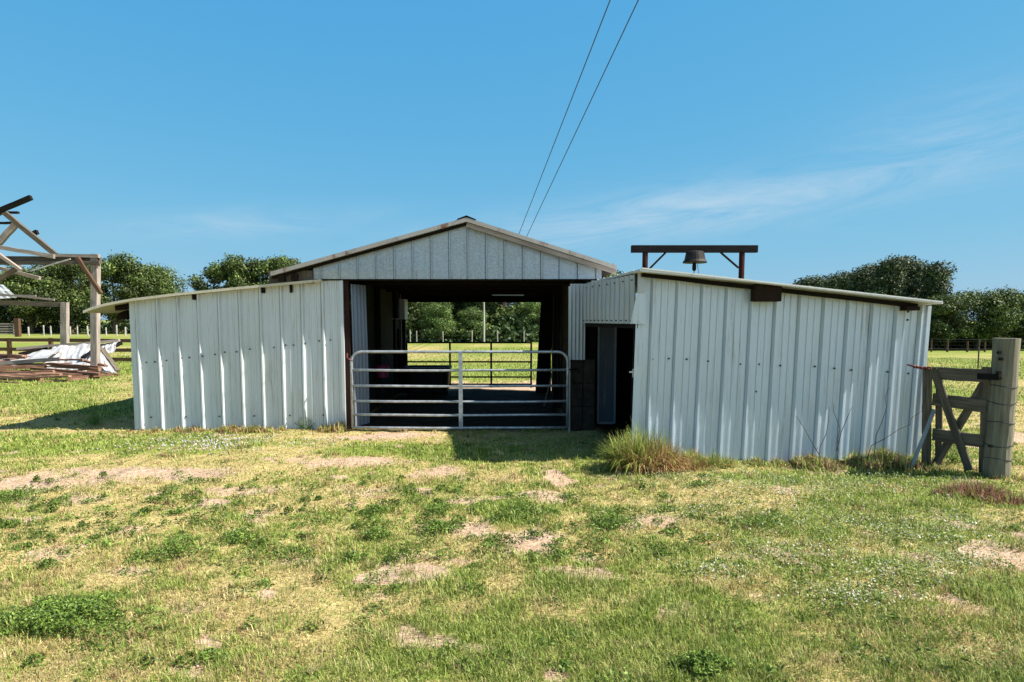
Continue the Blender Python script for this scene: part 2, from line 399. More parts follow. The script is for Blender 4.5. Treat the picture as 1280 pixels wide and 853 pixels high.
GREEN = [(560, 565, 80, 10, .9), (770, 575, 60, 12, .8), (990, 640, 90, 14, .6), (900, 800, 200, 50, .9), (1200, 840, 150, 30, .9), (1000, 600, 180, 14, .7), (640, 640, 60, 14, .7), (100, 555, 260, 14, .75), (80, 500, 160, 20, .8),
         (700, 720, 160, 30, .3), (300, 820, 90, 20, .45), (70, 775, 80, 22, 1), (460, 560, 60, 8, .7), (560, 800, 120, 30, .15), (1100, 620, 120, 14, .8), (1050, 700, 130, 14, .4), (500, 830, 80, 18, .45), (780, 640, 90, 10, .4)]
DRY = [(150, 645, 220, 26, .8), (340, 690, 200, 24, .35), (500, 700, 140, 30, .4), (1000, 720, 160, 24, .35), (60, 660, 90, 16, .6), (280, 570, 240, 10, .35), (160, 538, 60, 5, .6), (320, 533, 110, 4, .8), (420, 770, 160, 34, .45)]
CLOV = [(1030, 648, 70, 14), (905, 602, 60, 9), (1000, 615, 90, 9), (1080, 605, 80, 9), (1140, 668, 60, 12), (1195, 655, 50, 10), (830, 598, 40, 6), (870, 640, 60, 9), (690, 560, 34, 9), (985, 690, 60, 10), (1130, 716, 50, 9), (900, 715, 30, 9), (1200, 700, 30, 8), (1060, 745, 50, 9)]
def ell(x, y, e):
    px, py, rx, ry = e[:4]; c = G(px, py); D = c.y
    wx = rx * D / F; wy = max(0.12, ry * D * D / (CAM_H * F))
    nx = fbm(x * 1.3 + 3, y * 1.3, 3) - 0.5; ny = fbm(x * 1.3 + 40, y * 1.3 + 9, 3) - 0.5
    dx = (x - c.x) / wx + nx * 1.1; dy = (y - c.y) / wy + ny * 1.1
    return np.exp(-(dx * dx + dy * dy) * 0.9)
def patch(x, y):
    x = np.asarray(x, float); y = np.asarray(y, float)
    near = y < 26
    n1 = fbm(x * 0.55 + 11, y * 0.55 + 3, 4); n2 = fbm(x * 1.9 + 31, y * 1.9 + 13, 4); n3 = fbm(x * 0.12 + 70, y * 0.12 + 50, 3)
    n4 = fbm(x * 3.4 + 7, y * 3.4 + 77, 3)
    bare = sstep(0.565, 0.68, n2 * 0.45 + n1 * 0.2 + n4 * .35) * 0.9
    green = 0.16 + 1.4 * (n1 - 0.42) + 1.1 * (n2 - 0.5)
    dry = sstep(0.45, 0.7, fbm(x * 0.8 + 90, y * 0.8 + 20, 3)) * 0.6
    b2 = np.zeros_like(x); g2 = np.zeros_like(x); d2 = np.zeros_like(x)
    for e in BARE: b2 = np.maximum(b2, e[4] * ell(x, y, e))
    for e in GREEN: g2 = np.maximum(g2, e[4] * ell(x, y, e))
    for e in DRY: d2 = np.maximum(d2, .6 * e[4] * ell(x, y, e))
    bare = np.clip(np.maximum(bare * (1 - .6 * g2), b2 * (0.72 + 0.8 * n2)), 0, 1)
    green = np.clip(green + 0.75 * g2 - 0.45 * d2 - 0.35 * b2, 0, 1)
    dry = np.clip(np.maximum(dry * (1 - g2), d2) - 0.2 * g2, 0, 1)
    # pasture beyond: evenly green with yellow bands
    far = sstep(12.5, 17, y)
    gf = np.clip(0.62 + 1.2 * (n3 - 0.5) + 0.6 * (n1 - 0.5), 0, 1)
    green = green * (1 - far) + gf * far
    bare = bare * (1 - far) + far * 0.6 * sstep(0.62, 0.75, n2 * 0.4 + n3 * 0.6)
    dry = dry * (1 - far) + far * np.clip(0.5 + 1.4 * (0.5 - n3), 0, 1) * 0.5
    # trodden ground inside and behind the barn; indoor soil darkened to deepen the shade
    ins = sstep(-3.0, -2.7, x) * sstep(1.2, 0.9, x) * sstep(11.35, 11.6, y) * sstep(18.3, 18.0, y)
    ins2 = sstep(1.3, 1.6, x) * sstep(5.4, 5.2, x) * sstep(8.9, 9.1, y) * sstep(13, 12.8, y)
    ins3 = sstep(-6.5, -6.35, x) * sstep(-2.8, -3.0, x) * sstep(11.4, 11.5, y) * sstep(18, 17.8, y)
    sand = sstep(17.6, 18.0, y) * sstep(21.5, 19.3, y + 1.6 * (n2 - .5)) * sstep(-6, -3.5, x) * sstep(3.5, 1.5, x)
    bare = np.maximum(bare, sand); green = green * (1 - sand)
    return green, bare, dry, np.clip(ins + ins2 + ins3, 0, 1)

def gzf(x, y):
    nr_ = sstep(60, 20, y)
    return terr(x, y) + ((fbm(x * 1.1, y * 1.1, 4) - .5) * .06 + (fbm(x * 3.1 + 9, y * 3.1 + 4, 3) - .5) * .055 * sstep(30, 10, y)) * nr_ - .008
def mkaxis(lo, hi, step, far_lo, far_hi, g=1.13):
    a = list(np.arange(lo, hi, step)); s = step; x = a[-1]
    while x < far_hi: s *= g; x += s; a.append(x)
    s = step; x = lo; pre = []
    while x > far_lo: s *= g; x -= s; pre.append(x)
    return np.array(pre[::-1] + a)
ax = mkaxis(-10.5, 8.5, 0.055, -1500, 1500); ay = mkaxis(2.6, 15.5, 0.055, -60, 2500)
GX, GY = np.meshgrid(ax, ay)
gx = GX.ravel(); gy = GY.ravel()
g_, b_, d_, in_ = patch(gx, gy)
gz = gzf(gx, gy) - 0.012 * b_
me = bpy.data.meshes.new('ground'); nx_, ny_ = len(ax), len(ay)
me.vertices.add(nx_ * ny_); me.vertices.foreach_set('co', np.stack([gx, gy, gz], 1).ravel())
ii, jj = np.meshgrid(np.arange(nx_ - 1), np.arange(ny_ - 1)); a0 = (jj * nx_ + ii).ravel()
q = np.stack([a0, a0 + 1, a0 + nx_ + 1, a0 + nx_], 1).ravel()
me.loops.add(len(q)); me.loops.foreach_set('vertex_index', q)
me.polygons.add(len(a0)); me.polygons.foreach_set('loop_start', np.arange(len(a0)) * 4)
me.update(calc_edges=True); me.polygons.foreach_set('use_smooth', np.ones(len(a0), bool))
ca = me.color_attributes.new('Patch', 'FLOAT_COLOR', 'POINT')
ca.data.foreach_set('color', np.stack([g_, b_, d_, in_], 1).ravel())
ground = bpy.data.objects.new('ground', me); COL.objects.link(ground)
tag(ground, 'patchy pasture ground of grass, straw and bare soil', 'ground', kind='structure')
m, nt, b = new_mat('ground')
at = N(nt, 'ShaderNodeAttribute', attribute_name='Patch'); sc_ = N(nt, 'ShaderNodeSeparateColor'); nt.links.new(at.outputs['Color'], sc_.inputs[0])
tc = N(nt, 'ShaderNodeTexCoord'); vec = tc.outputs['Object']
nf = noise(nt, vec, 24, 6, 0.7); nm = noise(nt, vec, 5, 5, 0.65); nb = noise(nt, vec, 1.1, 4)
straw = ramp(nt, nf, [(0.3, (0.14, 0.10, 0.04)), (0.5, (0.35, 0.275, 0.11)), (0.72, (0.56, 0.46, 0.23))])
soil = ramp(nt, nf, [(0.28, (0.20, 0.125, 0.08)), (0.5, (0.39, 0.27, 0.185)), (0.72, (0.56, 0.43, 0.33))])
grn = ramp(nt, nf, [(0.3, (0.06, 0.085, 0.014)), (0.5, (0.16, 0.20, 0.035)), (0.75, (0.30, 0.33, 0.08))])
def mthn(op, a, b_=None):
    mm = N(nt, 'ShaderNodeMath', operation=op)
    for i, v in enumerate((a, b_)):
        if v is None: continue
        if isinstance(v, (int, float)): mm.inputs[i].default_value = v
        else: nt.links.new(v, mm.inputs[i])
    return mm.outputs[0]
gf = ramp(nt, mthn('ADD', sc_.outputs[0], mthn('MULTIPLY', mthn('SUBTRACT', nm, 0.5), 0.9)), [(0.25, (0, 0, 0)), (0.65, (1, 1, 1))])
c = mixc(nt, gf, straw, grn)
bf = ramp(nt, mthn('ADD', sc_.outputs[1], mthn('MULTIPLY', mthn('SUBTRACT', nm, 0.5), 0.9)), [(0.35, (0, 0, 0)), (0.65, (1, 1, 1))])
c = mixc(nt, bf, c, soil)
c = mixc(nt, at.outputs['Alpha'], c, ramp(nt, nm, [(0.3, (0.011, 0.007, 0.004)), (0.7, (0.034, 0.024, 0.014))]))  # indoor soil, with the interior shade put into its colour
nt.links.new(c, b.inputs['Base Color']); b.inputs['Roughness'].default_value = 0.95; b.inputs['Specular IOR Level'].default_value = 0.1
bump(nt, b, nf, 0.6, 0.03); me.materials.append(m)

# ------------------------------------------------------------------ blades
def blades(name, pos, h, wd, yaw, lean, col, mat, parent=None, curl=0.5, origin=(0, 0, 0)):
    n = len(pos); d = np.stack([np.cos(yaw), np.sin(yaw), np.zeros(n)], 1); s = np.stack([-np.sin(yaw), np.cos(yaw), np.zeros(n)], 1)
    up = np.array([0, 0, 1.0])
    h = h[:, None]; wd = wd[:, None]; lean = lean[:, None]
    m1 = pos + (up * np.cos(lean * curl) + d * np.sin(lean * curl)) * h * 0.55
    tip = m1 + (up * np.cos(lean * 1.35) + d * np.sin(lean * 1.35)) * h * 0.45
    V = np.stack([pos - s * wd * 0.5, pos + s * wd * 0.5, m1 + s * wd * 0.42, m1 - s * wd * 0.42, tip], 1).reshape(-1, 3) - np.array(origin)
    me = bpy.data.meshes.new(name); me.vertices.add(n * 5); me.vertices.foreach_set('co', V.ravel())
    k = np.arange(n) * 5
    lo = np.stack([k, k + 1, k + 2, k + 3, k + 3, k + 2, k + 4], 1).ravel()
    me.loops.add(n * 7); me.loops.foreach_set('vertex_index', lo)
    st = np.stack([np.arange(n) * 7, np.arange(n) * 7 + 4], 1).ravel()
    me.polygons.add(n * 2); me.polygons.foreach_set('loop_start', st); me.update(calc_edges=True)
    ca = me.color_attributes.new('Col', 'FLOAT_COLOR', 'POINT')
    base = col * 0.85; C = np.stack([base, base, col, col, col * 1.05], 1).reshape(-1, 3)
    ca.data.foreach_set('color', np.concatenate([C, np.ones((n * 5, 1))], 1).ravel())
    me.materials.append(mat)
    o = bpy.data.objects.new(name, me); COL.objects.link(o); o.location = origin
    if parent: o.parent = parent; o.location = (0, 0, 0)
    return o
GREENC = np.array([[0.165, 0.235, 0.035], [0.23, 0.305, 0.05], [0.32, 0.37, 0.08], [0.115, 0.16, 0.03], [0.39, 0.41, 0.13]])
STRAWC = np.array([[0.40, 0.33, 0.12], [0.55, 0.46, 0.22], [0.32, 0.25, 0.09], [0.41, 0.38, 0.12], [0.35, 0.23, 0.125], [0.49, 0.39, 0.19]])
def pick(C, n): return C[rng.integers(0, len(C), n)] * rng.uniform(0.75, 1.2, (n, 1))

POS = []; H = []; W = []; LE = []; CO = []
def inside(x, y):
    ins = ((x > -2.75) & (x < 1.05) & (y > 11.5) & (y < 19.2)) | ((x > 1.55) & (x < 5.4) & (y > 8.82) & (y < 13)) | ((x > -6.45) & (x < -2.7) & (y > 11.43) & (y < 18)) | ((x > 1.0) & (x <= 1.6) & (y > 11.0) & (y < 13))
    return ins
def scatter(n, ymin, ymax):
    # more blades where they would be seen larger
    u = rng.random(n); y = 1 / (1 / ymin + u * (1 / ymax - 1 / ymin)); x = (rng.random(n) * 2 - 1) * (y * 0.86 + 4.0)
    k = ~inside(x, y); return x[k], y[k]
for (n, y0, y1) in ((900000, 2.6, 14), (150000, 13, 45)):
    x, y = scatter(n, y0, y1)
    g, b, d, i = patch(x, y)
    keep = rng.random(len(x)) > np.clip(b * 1.02, 0, 0.97)
    x, y, g, b, d = x[keep], y[keep], g[keep], b[keep], d[keep]
    n = len(x)
    sm = fbm(x * 4.5 + 15, y * 4.5 + 2, 3)
    isg = rng.random(n) < np.clip(0.35 + g * 0.85 - d * 0.30 + 2.4 * (sm - .5), 0.04, 0.97)
    clump = fbm(x * 2.6 + 5, y * 2.6 + 8, 3)
    h = rng.uniform(0.018, 0.05, n) * (0.6 + 0.9 * g) * (0.2 + 1.6 * clump) * np.where(isg, 1.1, 0.9)
    h = np.where(rng.random(n) < 0.02, h * 2.2, h) * np.where(y > 13, 1.4, 1.0)
    wd = np.maximum(0.0030, 0.00105 * y) * rng.uniform(0.7, 1.3, n)
    le = np.abs(rng.normal(0.75, 0.4, n)) + np.where(isg, 0, 0.3)
    # local colour shift
    tint = fbm(x * 0.9 + 60, y * 0.9 + 33, 3)[:, None]
    co = np.where(isg[:, None], pick(GREENC, n), pick(STRAWC, n))
    co = co * (0.82 + 0.36 * tint)
    POS.append(np.stack([x, y, gzf(x, y) - 0.004], 1)); H.append(h); W.append(wd); LE.append(le); CO.append(co)
# taller tufts that break up the short grass
x, y = scatter(14000, 2.7, 13); g, b, d, i = patch(x, y); k = (rng.random(len(x)) < .25 + .75 * g) & (b < .6); x, y, g = x[k], y[k], g[k]
nb_ = 22; r_ = rng.uniform(.015, .06, len(x)); hh_ = rng.uniform(.04, .095, len(x)); gg_ = rng.random(len(x)) < .30 + .6 * g; base_ = np.where(gg_[:, None], pick(GREENC, len(x)), pick(STRAWC, len(x)))
X = np.repeat(x, nb_) + rng.normal(0, 1, len(x) * nb_) * np.repeat(r_, nb_); Y = np.repeat(y, nb_) + rng.normal(0, 1, len(x) * nb_) * np.repeat(r_, nb_); k = ~inside(X, Y); n = int(k.sum())
POS.append(np.stack([X, Y, gzf(X, Y) - .004], 1)[k]); H.append((np.repeat(hh_, nb_) * rng.uniform(.5, 1.1, len(X)))[k]); W.append(np.maximum(.0032, .0010 * Y[k]) * rng.uniform(.7, 1.2, n)); LE.append(np.abs(rng.normal(.7, .4, n))); CO.append((np.repeat(base_, nb_, axis=0) * rng.uniform(.8, 1.2, (len(X), 1)))[k])
# rank growth along the foot of the walls, round the posts
def strip(a, b_, n, spread, hh, cols, wgt):
    t = rng.random(n); off = np.abs(rng.normal(0, spread, n))
    x = a[0] + (b_[0] - a[0]) * t; y = a[1] + (b_[1] - a[1]) * t - off
    amp = np.clip((fbm(x * 4.2 + 2, y * 0.3 + 7, 3) - .28) * 2.2, 0.15, 1.2)
    keep = rng.random(n) < amp
    x, y, amp = x[keep], y[keep], amp[keep]; n = len(x)
    h = rng.uniform(0.25, 1.0, n) ** 1.3 * hh * amp * 1.15
    cg = np.where((rng.random(n) < wgt)[:, None], pick(GREENC, n), pick(cols, n))
    POS.append(np.stack([x, y, terr(x, y) - 0.01], 1)); H.append(h); W.append(np.maximum(0.005, 0.0012 * y) * rng.uniform(.6, 1.5, n)); LE.append(np.abs(rng.normal(.8, .6, n))); CO.append(cg * (.6 + .8 * fbm(x * 3 + 50, y * 3, 3))[:, None])
RUST = np.array([[0.35, 0.20, 0.09], [0.42, 0.28, 0.12], [0.27, 0.13, 0.07], [0.45, 0.36, 0.17]])
REDS = np.array([[0.26, 0.13, 0.09], [0.36, 0.22, 0.14], [0.18, 0.085, 0.06], [0.42, 0.31, 0.18]])
strip((-6.5, 11.39), (-2.8, 11.39), 6000, 0.13, 0.17, RUST, 0.4)
strip((1.75, 8.72), (5.35, 8.86), 12000, 0.15, 0.26, RUST, 0.65)
strip((3.6, 8.76), (5.5, 8.6), 7000, 0.2, 0.26, REDS, 0.5)
strip((5.3, 8.5), (5.9, 7.8), 3000, 0.15, 0.2, RUST, 0.6)
pos = np.concatenate(POS); n = len(pos)
grass = blades('grass', pos, np.concatenate(H), np.concatenate(W), rng.uniform(0, 6.283, n), np.concatenate(LE), np.concatenate(CO), M['blade'])
tag(grass, 'patchy short green and straw-coloured grass over the whole yard', 'grass', kind='stuff')

# ------------------------------------------------------------------ leafy things
def leaf_mesh(name, ctr, size, col=None, mat=None, nrm=None, aspect=1.6):
    """one four-cornered leaf per centre"""
    n = len(ctr)
    nr = rng.normal(size=(n, 3)) if nrm is None else nrm
    nr = nr / np.linalg.norm(nr, axis=1, keepdims=True)
    t = np.cross(nr, rng.normal(size=(n, 3))); t /= np.linalg.norm(t, axis=1, keepdims=True); s = np.cross(nr, t)
    sz = size[:, None] if hasattr(size, '__len__') else size
    fold = nr * sz * 0.18
    V = np.stack([ctr - t * sz * aspect * .5, ctr + s * sz * .5 + fold, ctr + t * sz * aspect * .5, ctr - s * sz * .5 + fold], 1).reshape(-1, 3)
    me = bpy.data.meshes.new(name); me.vertices.add(n * 4); me.vertices.foreach_set('co', V.ravel())
    me.loops.add(n * 4); me.loops.foreach_set('vertex_index', np.arange(n * 4))
    me.polygons.add(n); me.polygons.foreach_set('loop_start', np.arange(n) * 4); me.update(calc_edges=True)
    if col is not None:
        ca = me.color_attributes.new('Col', 'FLOAT_COLOR', 'POINT'); C = np.repeat(col, 4, axis=0)
        ca.data.foreach_set('color', np.concatenate([C, np.ones((len(C), 1))], 1).ravel())
    if mat: me.materials.append(mat)
    return me
# pale clover-like ground cover
cc = []; co = []
for e in CLOV:
    c = G(e[0], e[1]); D = c.y; k = int(230 * e[2] / 50)
    x = c.x + rng.normal(0, 0.85, k) * e[2] * D / F; y = c.y + rng.normal(0, 0.95, k) * max(.12, e[3] * D * D / (CAM_H * F))
    for q in range(5):
        cc.append(np.stack([x + rng.normal(0, .05, k), y + rng.normal(0, .035, k), rng.uniform(0.01, 0.05, k)], 1))
        pale = rng.random(k)[:, None] < 0.26
        co.append(np.where(pale, np.array([[0.55, 0.55, 0.45]]), np.array([[0.22, 0.29, 0.07]])) * rng.uniform(.6, 1.15, (k, 1)))
cc = np.concatenate(cc); co = np.concatenate(co); k = ~inside(cc[:, 0], cc[:, 1]); cc = cc[k]; co = co[k]
nr = rng.normal(size=cc.shape) * 0.5; nr[:, 2] += 1
o = bpy.data.objects.new('clover', leaf_mesh('clover', cc, rng.uniform(.009, .018, len(cc)), co, M['blade'], nr, 1.2)); COL.objects.link(o)
tag(o, 'low pale-leaved clover with whitish flowers spread through the grass', 'ground cover', kind='stuff')
# small pebbles and dead leaves by the left shed
c0 = G(300, 553); k = 900
x = c0.x + rng.normal(0, .75, k); y = c0.y + rng.normal(0, .32, k)
mb = MB()
for xx, yy in zip(x, y):
    r = random.uniform(.006, .019)
    mb.lathe((xx, yy, -0.004), [(r * .8, 0), (r, r * .45), (r * .5, r * .9)], 5)
o = mb.build('gravel', mat_plain('pale_gravel', (0.36, 0.34, 0.31), 0.9, 0, .5, 9)); tag(o, 'scatter of pale gravel in the grass before the left shed wall', 'gravel', kind='stuff')

# dark leafy weed clumps
WEED = np.array([[0.11, 0.18, 0.03], [0.16, 0.24, 0.04], [0.22, 0.31, 0.06], [0.07, 0.12, 0.025]])
def weed(px, py, rw, rh, hh, label, n=260):
    c = G(px, py); D = c.y; wx = rw * D / F; wy = min(1.1 * wx, max(0.08, rh * D * D / (CAM_H * F)))
    n = int(n * 2.2); aa = rng.uniform(0, 6.283, n); q_ = rng.random(n) ** .62 * (1 + .35 * np.sin(3 * aa + px) + .2 * np.sin(7 * aa + py))
    x = np.cos(aa) * q_ * wx; y = np.sin(aa) * q_ * wy; rr_ = np.sqrt((x / wx) ** 2 + (y / wy) ** 2)
    z = rng.random(n) ** 0.8 * hh * np.clip(1.1 - rr_ * .6, .15, 1) * (0.6 + 0.8 * fbm(x * 6 + px, y * 6 + py, 2))
    if hh > .2:
        tips = rng.integers(0, n, 40); f_ = np.tile(np.linspace(0, 1, 16), 40); tt = np.repeat(tips, 16)
        x = np.concatenate([x, x[tt] * f_]); y = np.concatenate([y, y[tt] * f_]); z = np.concatenate([z, z[tt] * f_]); n = len(x)
    col = pick(WEED, n); nr = rng.normal(size=(n, 3)) * .6; nr[:, 2] += .8
    me = leaf_mesh('weed_clump', np.stack([x, y, z], 1), rng.uniform(.006, .014, n), col, M['blade'], nr, 2.6)
    o = bpy.data.objects.new('weed_clump', me); COL.objects.link(o); o.location = (c.x, c.y, 0)
    tag(o, label, 'weed', 'leafy weed clumps in the yard'); return o
weed(72, 778, 90, 26, .13, 'wide bright green leafy weed clump in the lower left of the yard', 2200)
weed(222, 690, 42, 16, .10, 'dark green weed clump left of centre in the dry foreground grass', 800)
weed(297, 676, 26, 11, .09, 'small dark weed clump just right of the larger weed clump in dry grass', 420)
weed(18, 622, 26, 11, .10, 'dark weed clump at the left edge before the bare strip', 420)
weed(548, 662, 24, 13, .08, 'low weed clump left of the bare soil patch before the gate', 420)
weed(470, 672, 17, 9, .09, 'small round weed tuft on the left half of the bare strip', 300)
weed(472, 641, 17, 9, .09, 'small round weed tuft farther back near the gate shadow', 280)
weed(655, 640, 30, 14, .08, 'green weed clump between two bare soil patches', 600)
weed(770, 656, 30, 11, .07, 'flat dark weed clump beside the pale bare patch right of centre', 520)
weed(880, 838, 34, 12, .10, 'dark weed clump at the bottom edge of the yard', 620)
weed(545, 638, 20, 8, .07, 'thin weed clump on the soil in the middle of the yard', 260)
weed(955, 655, 40, 12, .07, 'broad low weed patch between clover patches before the right shed', 620)
weed(118, 531, 10, 5, .22, 'bright green weed standing in the shadow left of the shed', 150)
weed(383, 537, 13, 4, .24, 'leafy green weed growing against the left shed wall', 200)
weed(1192, 578, 26, 12, .33, 'bright green ferny plant growing behind the wooden gate', 700)
# scattered rosettes of small weeds
cc = []; co = []; sz = []
for q in range(420):
    if q < 300: px = random.uniform(-20, 900); py = random.triangular(585, 720, 640)
    else: px = random.uniform(0, 1280); py = random.uniform(590, 850)
    c = G(px, py)
    if inside(np.array([c.x]), np.array([c.y]))[0]: continue
    k = random.randint(30, 110); rr0 = random.uniform(.04, .15); aa = rng.uniform(0, 6.283, k); q_ = rng.random(k) ** .7 * rr0 * (1 + .4 * np.sin(2 * aa + q))
    cc.append(np.stack([c.x + np.cos(aa) * q_, c.y + np.sin(aa) * q_, rng.random(k) * random.uniform(.03, .075) * (1.1 - q_ / rr0 * .7)], 1)); co.append(pick(WEED, k) * random.uniform(.6, 1.1)); sz.append(rng.uniform(.006, .014, k) * (1 + .03 * c.y))
cc = np.concatenate(cc); nr = rng.normal(size=cc.shape) * .7; nr[:, 2] += .8
o = bpy.data.objects.new('low_weeds', leaf_mesh('low_weeds', cc, np.concatenate(sz), np.concatenate(co), M['blade'], nr, 2.6)); COL.objects.link(o)
tag(o, 'low dark green weeds dotted through the dry grass', 'weeds', kind='stuff')
# scattered small weeds
x, y = scatter(7000, 3.0, 11.2); keep = (fbm(x * 2.2 + 77, y * 2.2 + 11, 3) > 0.60); x, y = x[keep], y[keep]
cc = []; co = []
for q in range(9):
    k = len(x); cc.append(np.stack([x + rng.normal(0, .03, k), y + rng.normal(0, .03, k), rng.uniform(.006, .035, k)], 1)); co.append(pick(WEED, k))
cc = np.concatenate(cc); nr = rng.normal(size=cc.shape) * .6; nr[:, 2] += .9
o = bpy.data.objects.new('weeds', leaf_mesh('weeds', cc, rng.uniform(.005, .012, len(cc)), np.concatenate(co), M['blade'], nr, 2.2)); COL.objects.link(o)
tag(o, 'small dark green weeds scattered through the lawn', 'weeds', kind='stuff')

# big grass clump at the corner of the right shed
def clump(name, c, n, rx, ry, hh, label, cat, green, dead, gfun, wd=.010):
    a = rng.uniform(0, 6.283, n); r = np.sqrt(rng.random(n))
    x = np.cos(a) * r * rx; y = np.sin(a) * r * ry
    yaw = np.arctan2(y, x) + rng.normal(0, .9, n)
    g = rng.random(n) < gfun(x / rx, y / ry)
    h = rng.uniform(.3, 1, n) * hh * np.where(g, 1.05, .85) * (1.05 - .45 * r)
    le = np.clip(r * 0.75 + rng.normal(.1, .55, n), -.9, 2.3) + np.where(g, 0, .35)
    co = np.where(g[:, None], pick(green, n), pick(dead, n))
    o = blades(name, np.stack([x, y, np.full(n, -.01)], 1) + np.array(c), h, rng.uniform(.6, 1.3, n) * wd, yaw, le, co, M['blade'], origin=tuple(c))
    tag(o, label, cat); return o
DEAD = np.array([[0.42, 0.27, 0.12], [0.50, 0.36, 0.17], [0.33, 0.18, 0.08], [0.24, 0.12, 0.07], [0.46, 0.30, 0.12]])
clump('grass_clump', (1.66, 8.35, 0), 3800, .43, .26, .72, 'big shaggy clump of green and dead brown grass at the shed corner by the door', 'grass clump', GREENC, DEAD, lambda u, v: np.clip(.42 - .55 * u + .25 * v, .08, .95))
clump('dead_grass_heap', (2.12, 8.42, 0), 1300, .36, .2, .30, 'tan dead grass lying right of the big clump against the shed wall', 'dead grass', GREENC, DEAD, lambda u, v: .15 + 0 * u, .009)
clump('grass_clump', (2.55, 8.5, 0), 600, .22, .14, .26, 'small green grass tuft at the foot of the right shed wall', 'grass clump', GREENC, DEAD, lambda u, v: .75 + 0 * u)
REDD = np.array([[0.22, 0.09, 0.065], [0.33, 0.17, 0.11], [0.15, 0.06, 0.045], [0.40, 0.26, 0.17]])
c = G(1212, 618); clump('dead_grass_heap', (c.x, c.y - .05, 0), 1500, .36, .18, .30, 'heap of reddish dead grass at the foot of the round gatepost', 'dead grass', GREENC, REDD, lambda u, v: .12 + 0 * u, .008)
c = G(1262, 628); clump('dead_grass_heap', (c.x, c.y, 0), 700, .28, .14, .18, 'pale reddish dead grass heap at the right edge beyond the gatepost', 'dead grass', GREENC, REDD, lambda u, v: .12 + 0 * u, .008)
c = G(1065, 588); clump('dead_grass_heap', (c.x, 8.55, 0), 700, .5, .14, .16, 'brown dead weeds heaped at the right shed wall below the bare vines', 'dead grass', GREENC, REDD, lambda u, v: .25 + 0 * u, .006)

# ------------------------------------------------------------------ BARN
YF = 11.38                                               # plane of the gable front
barn = thing('barn', 'open-fronted metal barn with a grey galvanised gable over a dark aisle', 'barn', (-0.8, 14.5, 0))
rl, rr_, rt = P(338, 342, 11.22), P(771, 334, 11.22), P(583, 274, 11.22)
back = lambda p, y=18.25: Vector((p.x, y, p.z))
def roof_half(a, bb, name, mat, ribs=9):
    mb = MB(); mb.slab([a, bb], [back(a), back(bb)], 0.04)
    # standing ribs run down the slope
    n = 22
    for i in range(n):
        y = 11.25 + (18.2 - 11.25) * i / (n - 1); mb.bar((a.x, y, a.z + .012), (bb.x, y, bb.z + .012), .05, .03)
    o_ = mb.build(name, mat, barn)
    mb = MB(); dz = Vector((0, 0, -.05)); mb.slab([a + dz + Vector((0, .25, 0)), bb + dz + Vector((0, .25, 0))], [back(a, 18.1) + dz, back(bb, 18.1) + dz], .02); mb.build('underside_shade', M['wood_dark'], barn)  # near-black layer added so the roof underside reads as deep shade
    return o_
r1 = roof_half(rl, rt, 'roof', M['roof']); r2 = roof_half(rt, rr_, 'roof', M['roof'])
mb = MB()
dxl = (rl - rt).normalized(); dxr = (rr_ - rt).normalized()
mb.slab([rt + dxl * .16 + Vector((0, 0, .045)), rt + Vector((0, 0, .06)), rt + dxr * .16 + Vector((0, 0, .045))], [back(rt + dxl * .16 + Vector((0, 0, .045))), back(rt + Vector((0, 0, .06))), back(rt + dxr * .16 + Vector((0, 0, .045)))], .012)
mb.build('ridge_cap', M['dark_iron'], barn)
# fascia boards under the front edge
mb = MB(); e = Vector((0, .04, -.085)); mb.bar(rt + e, rr_ + e, .03, .07, up=(0, 0, 1), jit=.004, segs=8); mb.build('fascia_board', M['wood_pale'], barn)
mb = MB(); mb.bar(rt + e + Vector((0, .05, .02)), rl + e + Vector((.0, .05, .02)), .03, .045, jit=.004, segs=8); mb.build('fascia_board', M['wood_dark'], barn)  # near-black left board, sized to read as the shadow line under the slope
# gable wall
gl, gr = P(392, 349, YF), P(752, 350, YF)
def gtop(t):
    x = gl.x + (gr.x - gl.x) * t
    if x < rt.x: z = rl.z + (rt.z - rl.z) * (x - rl.x) / (rt.x - rl.x)
    else: z = rr_.z + (rt.z - rr_.z) * (rr_.x - x) / (rr_.x - rt.x)
    return (x, YF, max(z - .05, gl.z + .03))
mb = MB(); sheet(mb, gl, (gr.x, YF, gl.z), gl, gr, lambda L: prof_seam(L, .303, .028, .12), 5, (0, -1, 0), .003, gtop); mb.build('gable_wall', M['galv'], barn, solid=.002)
mb = MB(); mb.box(gl.x, gr.x, YF + .03, YF + .17, gl.z - .02, gl.z + .14); mb.build('header_beam', M['wood_dark'], barn)
# header soffit trim
# posts
def post(x, y, z1, s=.14, mat='wood_dark', name='post'):
    mb = MB(); mb.bar((x, y, -.1), (x, y, z1), s, s, up=(0, 1, 0), jit=.004, segs=5); return mb.build(name, M[mat], barn)
xl, xr = PZ(433, 11.45, 1).x, PZ(716, 11.45, 1).x
mb = MB(); mb.bar(PZ(438.5, 11.52, -.1), PZ(432.5, 11.52, 2.55), .085, .12, up=(0, 1, 0), jit=.004, segs=5); mb.build('post', M['rusty_wood'], barn)
post(xr + .12, 11.62, 2.5, .13)
for y in (14.6, 17.9):
    post(-2.86, y, 2.5, .15); post(.95, y, 2.5, .15)
